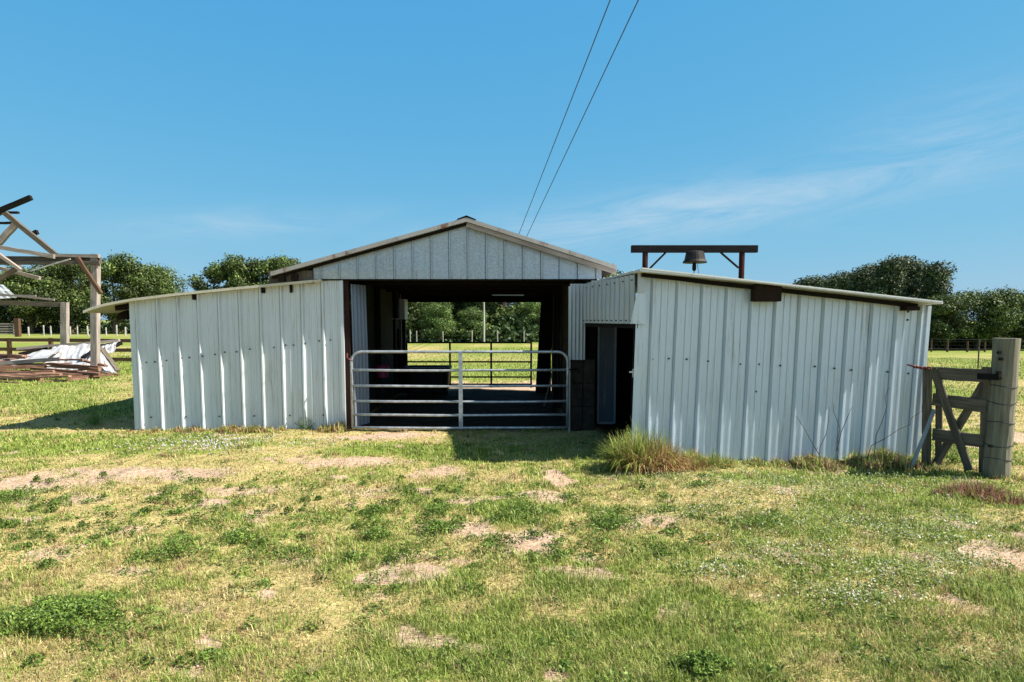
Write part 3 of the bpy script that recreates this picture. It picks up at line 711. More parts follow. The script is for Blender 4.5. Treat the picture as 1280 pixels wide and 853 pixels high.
# inner side sheets next to the gate
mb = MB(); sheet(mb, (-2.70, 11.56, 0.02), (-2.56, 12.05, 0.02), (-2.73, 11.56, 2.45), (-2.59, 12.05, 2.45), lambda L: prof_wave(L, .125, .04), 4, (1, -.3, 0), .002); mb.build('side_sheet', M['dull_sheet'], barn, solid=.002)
pa, pb = PZ(712, 11.33, 1.2), PZ(731, 11.33, 1.2)
mb = MB(); sheet(mb, (pa.x, 11.33, P(720, 450, 11.33).z), (pb.x, 11.33, P(720, 450, 11.33).z), (pa.x, 11.33, 2.44), (pb.x, 11.33, 2.44), lambda L: prof_wave(L, .062, .02), 4, (0, -1, 0), .002); mb.build('corner_sheet', M['corr'], barn, solid=.002)
mb = MB()
zt = P(720, 450, 11.3).z
for k in range(3):
    for j in range(2):
        mb.box(pa.x + .03 + j * .205 + (.004 if k % 2 else 0), pa.x + .228 + j * .205, 11.37 + .01 * (k % 2), 11.57, k * zt / 3 + .006 - (.05 if k == 0 else 0), (k + 1) * zt / 3)
mb.build('block_pier', M['block'], barn, bevel=.008)
mb = MB(); mb.bar((pa.x + .0, 11.34, -.05), (pa.x - .01, 11.34, 2.4), .03, .05, up=(0, 1, 0)); mb.build('trim_strip', M['corr'], barn)
# aisle walls
mb = MB()
def planks(mb, x, y0, y1, z0, z1, gaps):
    y = y0
    while y < y1 - .02:
        wv = random.uniform(.16, .24); ye = min(y + wv, y1)
        if not any(a < (y + ye) / 2 < bb for a, bb in gaps): mb.box(x - .015 + random.uniform(-.005, .005), x + .015, y, ye - .006, z0, z1)
        y = ye
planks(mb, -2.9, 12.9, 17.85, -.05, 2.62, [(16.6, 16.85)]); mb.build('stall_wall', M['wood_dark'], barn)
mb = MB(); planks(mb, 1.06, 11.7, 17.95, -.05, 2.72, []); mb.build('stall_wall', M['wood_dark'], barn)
# stall partition in the left rear and the hanging loft box
mb = MB(); mb.box(-2.88, PZ(497, 17.2, 1).x, 17.2, 17.24, 1.62, 2.5); mb.box(-2.88, -2.66, 17.2, 17.24, 0, 1.05); mb.box(-2.88, -2.83, 17.2, 17.24, 1.05, 1.62); mb.build('stall_partition', M['wood_dark'], barn)
q0 = P(499, 374, 17.0); q1 = P(506, 398, 17.0)
mb = MB(); mb.box(q0.x, q1.x, 17.0, 17.5, q1.z, q0.z); mb.box(q0.x - .45, q1.x, 17.0, 17.5, q1.z - .03, q1.z); mb.build('feed_box', M['corr'], barn)
mb = MB(); mb.bar(PZ(501, 17.6, -.1), PZ(498, 17.6, 2.5), .12, .12, up=(0, 1, 0), jit=.005, segs=5); mb.build('post', M['wood_gate'], barn)
# right rear dark stall front leaning in
a, bb, cc_, dd = P(682, 380, 17.4), P(712, 380, 15.2), P(668, 490, 17.4), P(712, 500, 15.2)
mb = MB(); mb.bar(((a.x + cc_.x) / 2 + .05, 17.3, -.05), (a.x + .06, 17.3, 2.5), .34, .06, up=(0, 1, 0)); mb.build('stall_board', M['wood_dark'], barn)
# rear header, gable and the pale fibreglass strips in it
zb = P(600, 378, 18).z
mb = MB()
xa, xb = rl.x, rr_.x
def rz(x): return (rl.z + (rt.z - rl.z) * (x - rl.x) / (rt.x - rl.x) if x < rt.x else rr_.z + (rt.z - rr_.z) * (rr_.x - x) / (rr_.x - rt.x)) - .04
slits = [(559, 578, 360.0, 362.4), (596, 634, 361.0, 364.0), (615, 655, 367.5, 370.0)]
S = []
for (p0, p1, y0, y1) in slits:
    A = P(p0, y1, 18.0); B = P(p1, y0, 18.0); S.append((A.x, B.x, A.z, B.z))
xs = sorted({xa, rt.x, xb, -2.95, 1.12} | {s[0] for s in S} | {s[1] for s in S})
for x0, x1 in zip(xs[:-1], xs[1:]):
    xm = (x0 + x1) / 2; zs = [zb if -2.95 < xm < 1.12 else -.05]
    cuts = sorted([(s[2], s[3]) for s in S if s[0] < xm < s[1]])
    z = zs[0]
    for c0_, c1_ in cuts:
        mb.box(x0, x1, 17.98, 18.02, z, c0_); z = c1_
    mb.hexa([(x0, 17.98, z), (x1, 17.98, z), (x1, 18.02, z), (x0, 18.02, z), (x0, 17.98, rz(x0)), (x1, 17.98, rz(x1)), (x1, 18.02, rz(x1)), (x0, 18.02, rz(x0))])
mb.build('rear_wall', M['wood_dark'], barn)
for s in S:
    mb = MB(); mb.box(s[0] - .02, s[1] + .02, 18.025, 18.03, s[2] - .02, s[3] + .02); mb.build('skylight_strip', M['translucent'], barn)
# roof framing: rafters and collar ties
for y in (12.6, 14.2, 15.8, 17.4):
    mb = MB(); mb.bar((rl.x + .1, y, rl.z - .11), (rt.x, y, rt.z - .11), .05, .13); mb.bar((rt.x, y, rt.z - .11), (rr_.x - .1, y, rr_.z - .11), .05, .13)
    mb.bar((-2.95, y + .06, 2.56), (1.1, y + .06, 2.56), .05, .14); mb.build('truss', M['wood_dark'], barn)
# exposed rafter tails under the left eave overhang
for k, (px, py) in enumerate(((352, 345), (368, 344))):
    p = P(px, py, 11.32); mb = MB(); mb.box(p.x - .05, p.x + .06, 11.28, 13, p.z - .09, p.z + .02); mb.build('rafter_tail', M['wood_umber'], barn)
mb = MB(); p = P(340, 352, 11.5); mb.box(p.x, gl.x, 11.35, 11.4, 2.45, 2.66); mb.build('eave_board', M['wood_gate'], barn)
# outer side walls above the lean-to roofs
mb = MB(); mb.box(rl.x + .25, rl.x + .28, 11.4, 18, 2.3, rl.z); mb.build('side_board', M['wood_dark'], barn)

# ------------------------------------------------------------------ LEFT LEAN-TO
lt = thing('lean_to_shed', 'low white ribbed metal lean-to shed left of the barn with a cream curling roof edge', 'shed', (-4.8, 14, 0))
YL, YR = 11.45, 11.45
BL, BR = PZ(169, YL, -.06), PZ(431, YR, -.06)
TL, TR = P(161, 377, YL), P(427, 349, YR)
mb = MB(); sheet(mb, BL, BR, TL, TR, lambda L: prof_panel(L, .345, .044, .09), 9, (-0.06, -1, 0), .004, seed=3)
mb.cur = 1
L = (BR - BL).length
pts = []
for k in range(17):
    t = (.06 + k * .055) if k < 17 else 1
    t = min(.97, t + random.uniform(-.012, .012)); v = .53 + .09 * t + random.uniform(-.006, .006)
    pts.append(BL.lerp(BR, t).lerp(TL.lerp(TR, t), v) + Vector((0, -.012, 0)))
    if k % 3 == 0: pts.append(BL.lerp(BR, t + .01).lerp(TL.lerp(TR, t + .01), .12) + Vector((0, -.012, 0)))
screws(mb, pts); mb.build('front_wall', [M['white_sheet'], M['screw']], lt, solid=.002)
mb = MB(); sheet(mb, (BL.x, 18, -.06), BL + Vector((0, .03, 0)), (TL.x - .0, 18, TL.z - .02), TL + Vector((0, .03, -.02)), lambda L: prof_panel(L, .345, .03), 3, (-1, 0, 0), .004); mb.build('side_wall', M['white_sheet'], lt, solid=.002)
mb = MB(); mb.box(BL.x, -3.0, 17.96, 17.99, -.05, 2.1); mb.build('back_wall', M['wood_dark'], lt)
# edge trim at the gate side
mb = MB(); mb.bar(BR + Vector((.0, -.01, 0)), TR + Vector((.0, -.01, 0)), .05, .05, up=(0, 1, 0)); mb.build('corner_trim', M['white_sheet'], lt)
fr = [(104, 389), (112, 385.5), (130, 380), (150, 376.2), (165, 373.6), (220, 367), (300, 359), (401, 349.5)]
def yfront(px): return YL - .15 + (YR - YL) * (px - 161) / (427 - 161)
A = [P(px, py, yfront(px)) for px, py in fr]; B = [Vector((p.x, 18.1, p.z)) for p in A]
mb = MB(); mb.slab(A, B, .03); mb.build('roof', M['roof_cream'], lt)
mb = MB()
mb.slab([p + Vector((0, -.012, .004)) for p in A], [p + Vector((0, .01, .004)) for p in A], .042); mb.build('roof_edge', M['roof_cream'], lt)
mb = MB(); a = P(150, 384, YL + .05); c = P(420, 356, YR + .05); mb.bar(a + Vector((-.12, .08, 0)), c + Vector((0, .08, -.02)), .05, .12); mb.build('rafter', M['wood_dark'], lt)
for px, py in ((243, 370), (327, 361.5)):
    p = P(px, py, yfront(px) + .1); mb = MB(); mb.box(p.x - .045, p.x + .045, p.y + .02, p.y + 5.5, p.z - .065, p.z + .02); mb.build('purlin', M['wood_dark'], lt)
p = P(150, 391, 12.3); mb = MB(); mb.box(p.x - .05, p.x + .12, 12.3, 17.9, p.z - .12, p.z + .05); mb.build('purlin', M['wood_umber'], lt)

# ------------------------------------------------------------------ RIGHT SHED
YS = 8.8
sh = thing('door_shed', 'bluish white ribbed metal shed right of the barn with a dark open side doorway', 'shed', (3.4, 10.8, 0))
YS2 = YS + .20
BL, BR = PZ(788, YS, -.06), PZ(1144, YS2, -.06)
TL, TR = P(797, 343, YS), P(1160, 382.5, YS2)
mb = MB(); sheet(mb, BL, BR, TL, TR, lambda L: prof_panel(L, .322, .044, .17), 9, (.054, -1, 0), .004, seed=11)
mb.cur = 1; pts = []
for k in range(15):
    t = .05 + k * .064 + random.uniform(-.01, .01); v = .575 + random.uniform(-.006, .006)
    pts.append(BL.lerp(BR, min(t, .97)).lerp(TL.lerp(TR, min(t, .97)), v) + Vector((0, -.012, 0)))
for v in (.9, .95): pts.append(BL.lerp(BR, .93).lerp(TL.lerp(TR, .93), v) + Vector((0, -.012, 0)))
pts.append(BL.lerp(BR, .42).lerp(TL.lerp(TR, .42), .42) + Vector((0, -.012, 0)))
screws(mb, pts, .012); mb.build('front_wall', [M['blue_sheet'], M['screw']], sh, solid=.002)
mb = MB(); mb.bar(BR + Vector((.0, -.012, 0)), TR + Vector((.0, -.012, 0)), .045, .06, up=(0, 1, 0)); mb.build('corner_trim', M['blue_sheet'], sh)
# oblique side wall over the doorway
sa, sb = Vector((TL.x, YS + .0, 0)), Vector((PZ(731, 11.25, 2).x, 11.25, 0))
zdoor = P(797, 405, YS).z
def T(v, z): return Vector((v.x, v.y, z))
nn = Vector((sb.y - sa.y, -(sb.x - sa.x), 0)).normalized() * -1
if nn.x > 0: nn = -nn
mb = MB(); sheet(mb, T(sb, zdoor), T(sa, zdoor), T(sb, 2.43), T(sa, TL.z), lambda L: prof_wave(L, .205, .045), 4, nn, .003)
mb.cur = 1
screws(mb, [T(sb.lerp(sa, t), zdoor + .04) + nn * .045 for t in np.linspace(.04, .97, 12)] + [T(sb.lerp(sa, t), 2.36) + nn * .045 for t in np.linspace(.1, .97, 7)], .010, nn)
mb.build('side_wall', [M['corr'], M['screw']], sh, solid=.002)
mb = MB(); mb.bar(T(sb, zdoor - .02) + nn * -.03, T(sa, zdoor - .02) + nn * -.03, .05, .08); mb.build('door_header', M['wood_dark'], sh)
# front corner flashing (patch sheet reaching round)
p0, p1, p2, p3 = P(788, 405, YS - .05), P(808, 405, YS - .05), P(797, 362, YS - .05), P(806, 340, YS - .05)
mb = MB(); mb.hexa([p0, p1, p1 + Vector((0, .004, 0)), p0 + Vector((0, .004, 0)), p2, p3, p3 + Vector((0, .004, 0)), p2 + Vector((0, .004, 0))]); mb.build('flashing', M['blue_sheet'], sh)
mb = MB(); p = P(801, 349, YS - .07); mb.box(p.x - .035, p.x + .05, p.y, p.y + .02, p.z - .17, p.z + .11); mb.build('corner_cap', M['corr'], sh)
# near jamb, latch, door leaf
mb = MB(); mb.bar(PZ(789, YS + .1, -.06), PZ(795, YS + .1, 1.82), .05, .06, up=(0, 1, 0)); mb.build('door_jamb', M['wood_dark'], sh)
dl, dr = PZ(748, 11.6, 1).x, PZ(769, 11.6, 1).x
zb2 = .08
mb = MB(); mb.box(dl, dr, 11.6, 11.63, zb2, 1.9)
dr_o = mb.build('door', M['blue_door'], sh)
mb = MB(); mb.box(dl - .02, dl + .012, 11.57, 11.598, zb2, 1.9); mb.box(dr - .02, dr + .012, 11.57, 11.598, zb2, 1.9); mb.box(dl + .012, dr - .02, 11.575, 11.596, zb2 - .01, zb2 + .03); mb.build('door_frame', M['dull_sheet'], dr_o)
mb = MB(); p = P(793, 467, YS + .05); mb.bar(p + Vector((-.02, -.02, -.05)), p + Vector((-.02, -.02, .06)), .02, .02, up=(0, 1, 0)); mb.bar(p + Vector((-.07, -.02, .02)), p + Vector((.0, -.02, .02)), .015, .02); mb.build('latch', M['galv_tube'], sh)
mb = MB(); p = PZ(735, 11.62, 0); mb.bar((p.x + .06, 11.66, -.05), (p.x + .06, 11.66, 2.0), .1, .08, up=(0, 1, 0)); mb.build('door_post', M['wood_dark'], sh)
mb = MB(); p = PZ(738, 11.4, 0); mb.bar((p.x + .08, 12.4, .02), (p.x + .75, 12.4, .02), .03, 0.03); mb.build('door_sill', M['wood_dark'], sh)
# other walls, roof
mb = MB(); mb.box(1.1, 5.3, 12.75, 12.78, -.05, 2.05); mb.build('back_wall', M['wood_dark'], sh)
mb = MB(); sheet(mb, BR + Vector((0, .05, 0)), (BR.x + .05, 12.75, -.06), TR + Vector((-.03, .05, -.03)), (TR.x, 12.75, TR.z - .05), lambda L: prof_panel(L, .32, .03), 3, (1, 0, 0), .004); mb.build('side_wall', M['blue_sheet'], sh, solid=.002)
fr = [(800, 336.5), (930, 349), (1060, 363.5), (1179, 377.5)]
A = [P(px, py, 8.50 + .2 * (px - 800) / 379.) for px, py in fr]
A0 = A[0]
B = [Vector((p.x - (.45 if i == 0 else 0), 12.9, p.z - (0.03 if i else .0))) for i, p in enumerate(A)]
mb = MB(); mb.slab(A, B, .028)
n = 12
for i in range(n):
    t = i / (n - 1); a = A[0].lerp(B[0], t); c = A[-1].lerp(B[-1], t); mb.bar(a + Vector((.02, .02, .01)), c + Vector((-.01, .02, .0)), .05, .016)
mb.build('roof', M['roof_white'], sh)
mb = MB(); mb.bar(A[0] + Vector((.06, .19, -.055)), A[-1] + Vector((-.22, .19, -.05)), .05, .055, jit=.004, segs=8); mb.build('rafter', M['wood_dark'], sh)  # rafter darkened to read as the shadow line under the roof edge
for px, py0, py1, w_ in ((961, 359, 377, .17), ):
    p = P(px, py0, 8.68); p1 = P(px, py1, 8.68); mb = MB(); mb.box(p.x - w_, p.x + w_, 8.68, 8.86, p1.z, p.z + .03); mb.build('beam_end', M['wood_umber'], sh, bevel=.01)
for px in (1150,):
    p = P(px, 337 + (px - 800) * .108 + 9, 8.7); mb = MB(); mb.box(p.x - .12, p.x + .05, 8.78, 12.7, p.z - .045, p.z + .005); mb.build('purlin', M['wood_umber'], sh)

# ------------------------------------------------------------------ GATES
def arc(c, r, a0, a1, n=6):
    return [Vector((c.x + r * math.cos(a0 + (a1 - a0) * i / n), c.y, c.z + r * math.sin(a0 + (a1 - a0) * i / n))) for i in range(n + 1)]
yg = 11.26
g = thing('farm_gate', 'wide galvanised six-bar tube gate closed across the barn aisle', 'gate', (-.85, yg, 0))
l, r = PZ(440, yg, .7).x, PZ(709.5, yg, .7).x
ys = [440, 462.5, 482.5, 501.5, 518.5, 534.5]; zs = [P(575, y, yg).z for y in ys]
rad = .17
mb = MB()
mb.tube([Vector((l, yg, zs[-1]))] + [Vector((l, yg, zs[1]))] + arc(Vector((l + rad, yg, zs[0] - rad)), rad, math.pi, math.pi / 2) + arc(Vector((r - rad, yg, zs[0] - rad)), rad, math.pi / 2, 0) + [Vector((r, yg, zs[1])), Vector((r, yg, zs[-1]))], .024, 10)
mb.build('frame', M['galv_tube'], g, smooth=True)
for z in zs[1:]:
    mb = MB(); mb.tube([(l, yg, z)] + [(l + (r - l) * t, yg + random.uniform(-.012, .012), z - .012 * math.sin(math.pi * t) + random.uniform(-.005, .005)) for t in (.2, .4, .6, .8)] + [(r, yg, z)], .021, 10); mb.build('rail', M['galv_tube'], g, smooth=True)
mb = MB(); xc = PZ(576, yg, .7).x; mb.bar((xc, yg - .03, zs[-1] - .02), (xc, yg - .03, zs[0]), .065, .012, up=(0, 1, 0)); mb.build('brace', M['galv_tube'], g)
mb = MB(); mb.tube([(r, yg, zs[1]), (r + .16, yg + .08, zs[1] + .01)], .014, 6); mb.build('hinge', M['dark_iron'], g)
mb = MB(); pz = P(436, 447, yg).z
mb.tube([(l - .09, yg + .1, pz + .06), (l - .07, yg, pz), (l - .03, yg - .04, pz - .03), (l + .02, yg - .01, pz - .05)], .012, 6); mb.build('latch_chain', M['chain'], g)
# rear gate
yg2 = 18.3
g2 = thing('farm_gate', 'dark rusty tube gate standing at the far end of the barn aisle', 'gate', (-1.1, yg2, 0))
l, r = PZ(508.5, yg2, .7).x, PZ(664, yg2, .7).x
zs2 = [P(580, y, yg2).z for y in (428.5, 452.5, 471.5, 480.5)]
for z in zs2:
    mb = MB(); mb.tube([(l, yg2, z), (r, yg2, z)], .022, 8); mb.build('rail', M['dark_iron'], g2)
for px in (508.5, 562.5, 614, 664):
    x = PZ(px, yg2, .7).x; mb = MB(); mb.tube([(x, yg2, zs2[0] + .02), (x, yg2, .03)], .026, 8); mb.build('upright', M['dark_iron'], g2)

# ------------------------------------------------------------------ inside the barn
tk = thing('stock_tank', 'black plastic stock tank standing in the dark barn aisle', 'stock tank', (PZ(534, 16.6, 0).x, 16.6, 0))
x0, x1 = PZ(503, 16.4, .4).x, PZ(563, 16.4, .4).x; zt = P(530, 458, 16.4).z
mb = MB(); cx = (x0 + x1) / 2; hw = (x1 - x0) / 2; n0 = 28
def rrect(w, d, r, n=7):
    out = []
    for (sx, sy, a0) in ((1, 1, 0), (-1, 1, 90), (-1, -1, 180), (1, -1, 270)):
        for i in range(n): a = R(a0 + 90 * i / (n - 1)); out.append((sx * (w - r) + r * math.cos(a), sy * (d - r) + r * math.sin(a)))
    return out
def loft(mb, c, secs):
    n = None
    for (w_, d_, r_, z_) in secs:
        ring = rrect(w_, d_, r_); o = len(mb.v)
        mb.v += [Vector((c[0] + a, c[1] + bb, z_)) for a, bb in ring]
        k = len(ring)
        if n is not None:
            for i in range(k): mb.face((n + i, n + (i + 1) % k, o + (i + 1) % k, o + i))
        else: mb.face(tuple(o + i for i in reversed(range(k))))
        n = o
    mb.face(tuple(n + i for i in range(k)))
loft(mb, (cx, 16.7), [(hw * .86, .34, .2, .12), (hw * .96, .40, .22, zt * .9), (hw * 1.0, .44, .24, zt * .91), (hw * 1.0, .44, .24, zt * .97), (hw * .93, .38, .2, zt * .975), (hw * .9, .36, .2, zt * .6)])
mb.build('tub', M['black_plastic'], tk)
mb = MB(); mb.box(x0 + .1, x1 - .1, 16.45, 16.6, 0, .13); mb.box(x0 + .1, x1 - .1, 16.8, 16.95, 0, .13); mb.build('skid', M['wood_dark'], tk)
bk = thing('bucket', 'pink plastic bucket hanging on the left stall wall in the dark barn', 'bucket', P(478, 470, 14.5))
p = P(478, 472, 14.5); mb = MB(); mb.lathe(p, [(.12, 0), (.15, .26), (.16, .27), (.15, .27), (.12, .03)], 18); mb.build('pail', M['pink_plastic'], bk, smooth=False)
mb = MB(); mb.tube([p + Vector((.15 * math.cos(a), 0, .27 + .2 * math.sin(a))) for a in np.linspace(0, math.pi, 9)], .006, 5); mb.build('handle', M['dark_iron'], bk)
st = MB(); st.tube([P(697, 438, 14.6), Vector((P(680, 497, 14.6).x, 14.6, 0))], .013, 6); o = st.build('stick', M['wood_pale'], origin=P(680, 497, 14.6)); tag(o, 'thin pale stick leaning behind the right end of the tube gate', 'stick')

# ------------------------------------------------------------------ BELL
yb = 14.0
be = thing('steel_gantry', 'dark red steel goalpost frame rising behind the right shed roof', 'gantry', (3.7, yb, 0))
a, c = P(789, 311.5, yb), P(946.5, 311.5, yb)
mb = MB(); mb.bar(a, c, .12, .145, up=(0, 0, 1)); mb.build('crossbeam', M['dark_iron'], be, bevel=.006)
for px in (806.5, 927.5):
    p = P(px, 316, yb); mb = MB(); mb.tube([(p.x, yb, -.1), (p.x, yb, p.z)], .056, 10); mb.build('post', M['rust'], be, smooth=False)
for (pa_, pb_) in (((811, 337), (832, 316)), ((923, 335), (901, 316))):
    mb = MB(); mb.tube([P(pa_[0], pa_[1], yb), P(pb_[0], pb_[1], yb)], .022, 6); mb.build('brace', M['rust'], be)
p = P(868.5, 329, yb); k = yb / F
bl = thing('bell', 'old iron bell hanging mouth down from the middle of the dark crossbeam', 'bell', p)
mb = MB(); mb.lathe(p, [(14.6 * k, -.0), (14.8 * k, .02), (12.6 * k, .07), (11.6 * k, .16), (10.8 * k, .22), (9.5 * k, .235), (2.5 * k, .245)], 22)
mb.build('bell_body', mat_plain('worn_bell_iron', (0.03, 0.026, 0.024), .6, .3, .5, 8), bl, smooth=False)
mb = MB(); mb.lathe(p + Vector((-.01, 0, -.16)), [(.022, 0), (.042, .03), (.042, .11), (.03, .16)], 10); mb.tube([p + Vector((-.01, 0, -.42)), p + Vector((-.01, 0, -.15))], .008, 5); mb.build('clapper', M['dark_iron'], bl)
mb = MB(); mb.tube([p + Vector((.05, 0, .0)), p + Vector((.07, .0, -.12)), p + Vector((.11, 0, -.4))], .007, 5); mb.build('pull_rope', M['wood_grey'], bl)

# ------------------------------------------------------------------ WOODEN GATE AND POST ON THE RIGHT
ptop = P(1259, 423, 7.95); pbot = PZ(1244.5, 7.95, -.1); rad = 14.5 * 7.95 / F
gp = thing('gatepost', 'thick round grey wooden gatepost wrapped with wire at the right edge', 'post', (pbot.x, 7.95, 0))
mb = MB(); secs = []
mb.tube([pbot.lerp(ptop, t) + Vector((random.uniform(-.006, .006), 0, 0)) for t in np.linspace(0, 1, 9)], [rad * (1.02 - .02 * t + random.uniform(-.02, .02)) for t in np.linspace(0, 1, 9)], 16)
po = mb.build('post_body', M['wood_post'], gp)
for px, py in ((1250, 441), (1252, 449), (1249, 466), (1250, 473), (1239, 558)):
    p = P(px, py, 7.95 - rad - .0); mb = MB(); mb.tube([p + Vector((0, -.008, 0)), p + Vector((0, .03, 0))], .020, 8); mb.build('bolt_hole', M['dark_iron'], gp)
for py in (485, 505, 528, 556, 572):
    t = (600 - py) / 177.; c = pbot.lerp(ptop, t + .03); mb = MB()
    mb.tube([c + Vector((math.cos(a) * rad * 1.03, math.sin(a) * rad * 1.03, .012 * math.sin(2 * a + py))) for a in np.linspace(0, 2 * math.pi, 20)], .005, 5, False); mb.build('wire_wrap', M['wire'], gp)
wg = thing('wooden_gate', 'weathered grey plank gate with crossed braces between the shed and the round post', 'gate', (5.4, 8.3, 0))
ga = PZ(1165, 8.55, 0); gb = PZ(1236, 8.0, 0)
gd = (gb - ga).normalized(); gn = Vector((gd.y, -gd.x, 0))
if gn.y > 0: gn = -gn
def gz(py, px):
    t = (px - 1165) / 71.; y = 8.55 + (8.0 - 8.55) * t; return P(px, py, y)
for nm, (l0, r0) in (('rail', ((1162, 466.5), (1236, 470))), ('rail', ((1166, 499), (1234, 508))), ('rail', ((1166, 543), (1230, 552)))):
    mb = MB(); mb.bar(gz(l0[1], l0[0]), gz(r0[1], r0[0]), .035, .155, jit=.004, segs=6); mb.build(nm, M['wood_gate'], wg, bevel=.006)
for off, (t_, b_2) in ((.028, ((1168, 461), (1213, 588))), (-.032, ((1228, 480), (1167, 582)))):
    mb = MB(); mb.bar(gz(t_[1], t_[0]) + gn * off, gz(b_2[1], b_2[0]) + gn * off, .095, .03, up=tuple(gn), jit=.003, segs=5); mb.build('brace', M['wood_gate'], wg, bevel=.006)
for off, px0, px1, w_ in ((.035, 1161, 1159, .11), (-.04, 1172, 1171, .08), (-.01, 1233, 1229, .10)):
    a = gz(459, px0); c = gz(586, px1); mb = MB(); mb.bar(Vector((c.x, c.y, .02)) + gn * off, a + gn * off, w_, .03, up=tuple(gn), jit=.003, segs=5); mb.build('stile', M['wood_gate'], wg, bevel=.006)
p = P(1238, 471, 7.9); mb = MB(); mb.bar(p + Vector((-.12, .05, 0)), p + Vector((.04, -.08, 0)), .02, .07); mb.build('hinge', M['dark_iron'], wg)
mb = MB(); cpts = [P(1134, 456, 8.74), P(1143, 458.5, 8.68), P(1154, 461, 8.6), P(1162, 460, 8.5)]
mb.tube(cpts, .011, 6)
for i in range(9):
    q = cpts[1].lerp(cpts[3], i / 8) + Vector((0, 0, -.008 * math.sin(i / 8 * 3.14)))
    mb.tube([q + Vector((.02 * math.cos(a), .012 * math.sin(a) * (i % 2), .014 * math.sin(a))) for a in np.linspace(0, 6.283, 9)], .006, 4, False)
o = mb.build('chain', M['chain'], origin=cpts[2]); tag(o, 'short rusty chain tying the wooden gate to the shed wall', 'chain')
mb = MB(); mb.bar(PZ(1139, 8.35, 0.02), P(1168, 512, 8.46), .04, .02, up=(0, 1, 0)); o = mb.build('leaning_strip', M['strip'], origin=PZ(1139, 8.4, 0)); tag(o, 'pale blue metal strip leaning against the wooden gate', 'metal strip')
# bare vines on the wall
vs = [[(1075, 590), (1092, 553), (1118, 538), (1135, 527), (1150, 510), (1156, 498)], [(1046, 575), (1050, 545), (1045, 520), (1043, 500)], [(1046, 560), (1060, 515), (1066, 505)], [(1092, 570), (1096, 540), (1106, 505), (1112, 480)], [(1030, 575), (1012, 540), (995, 516)], [(1024, 570), (1030, 540), (1038, 505)]]
mb = MB()
for v in vs:
    v = [(a + (random.uniform(-3, 3) if k else 0), b_) for k, (a, b_) in enumerate([q for i in range(len(v) - 1) for q in (v[i], ((v[i][0] + v[i + 1][0]) / 2, (v[i][1] + v[i + 1][1]) / 2))] + [v[-1]])]
    mb.tube([P(a, bb + 4, 8.78 - .14 * (1 - i / len(v))) for i, (a, bb) in enumerate(v)], [.006 - .004 * i / len(v) for i in range(len(v))], 5)
o = mb.build('bare_vine', M['bark'], origin=(4.3, 8.6, 0)); tag(o, 'leafless dark vine stems climbing the right end of the shed wall', 'vine')

# ------------------------------------------------------------------ RUINED FRAME ON THE LEFT
yr = 22.5
rf = thing('ruined_frame', 'collapsed weathered timber shed frame with broken rafters at the left edge', 'shed frame', (-14, 24, 0))
def pbar(name, p0, p1, wpx, mat='wood_grey', y0=yr, y1=None, dep=.12):
    y1 = y1 or y0; a = P(p0[0], p0[1], y0); c = P(p1[0], p1[1], y1); mb = MB()
    mb.bar(a, c, wpx * y0 / F, dep, up=(0, 1, 0), jit=.006, segs=6); return mb.build(name, M[mat], rf)
a = PZ(119, yr, -.1); t_ = P(119.5, 318, yr)
mb = MB(); mb.bar(a, t_, 8 * yr / F, .2, up=(0, 1, 0), jit=.008, segs=8); mb.build('post', M['wood_grey'], rf)
a2_ = PZ(-110, yr, -.1); mb = MB(); mb.bar(a2_, P(-110, 318, yr), 8 * yr / F, .2, up=(0, 1, 0), jit=.008, segs=8); mb.build('post', M['wood_grey'], rf)
pbar('beam', (-118, 323), (126, 326), 8, 'wood_gate'); pbar('beam', (-118, 330), (125, 328.5), 4, 'wood_gate', yr - .12)
pbar('beam', (68, 319.5), (124, 320.5), 4, 'wood_grey', yr - .1)
pbar('brace', (97, 322), (126, 367), 4, 'wood_brown', yr - .2)
pbar('rafter', (3, 264), (-100, 319), 5.5, 'wood_gate', yr - .1); pbar('rafter', (3, 264), (70, 319), 5.5, 'wood_gate', yr - .1)
pbar('rafter', (20, 280), (-14, 318), 7, 'wood_grey', yr + .2); pbar('rafter', (-20, 306), (68, 321), 5, 'wood_grey', yr - .2)
pbar('purlin', (-20, 272), (39, 247), 5.5, 'wood_dark', yr - .6); pbar('purlin', (-10, 265), (23, 266), 2.6, 'wood_dark', yr + .3)
pbar('purlin', (-20, 279), (18, 279), 2.6, 'wood_dark', yr + .3); pbar('purlin', (40, 293), (47, 290), 5, 'wood_dark', yr + 1)
pbar('rafter', (-10, 312), (26, 338), 3.5, 'wood_pale', yr - .3); pbar('rafter', (25, 333), (-14, 358), 5, 'wood_gate', yr + .6); pbar('rafter', (-10, 333), (50, 348), 4, 'wood_grey', yr + 1)
pbar('batten', (38, 339), (88, 324), 1.6, 'white_post', yr - .3, dep=.03)
y2 = 28.0
a = PZ(81, y2, -.1); t_ = P(81, 378, y2); mb = MB(); mb.bar(a, t_, 7.5 * y2 / F, .2, up=(0, 1, 0), jit=.008, segs=6); mb.build('post', M['wood_grey'], rf)
mb = MB(); mb.bar(PZ(-80, y2, -.1), P(-80, 376, y2), 7.5 * y2 / F, .2, up=(0, 1, 0), jit=.008, segs=6); mb.build('post', M['wood_grey'], rf)
pbar('beam', (-84, 376.5), (80, 381), 6, 'wood_gate', y2); pbar('batten', (-20, 366), (68, 375), 2.4, 'wood_pale', y2 - 1, dep=.05); pbar('batten', (-20, 369), (45, 370), 2.0, 'wood_grey', y2 - 1.3, dep=.05)
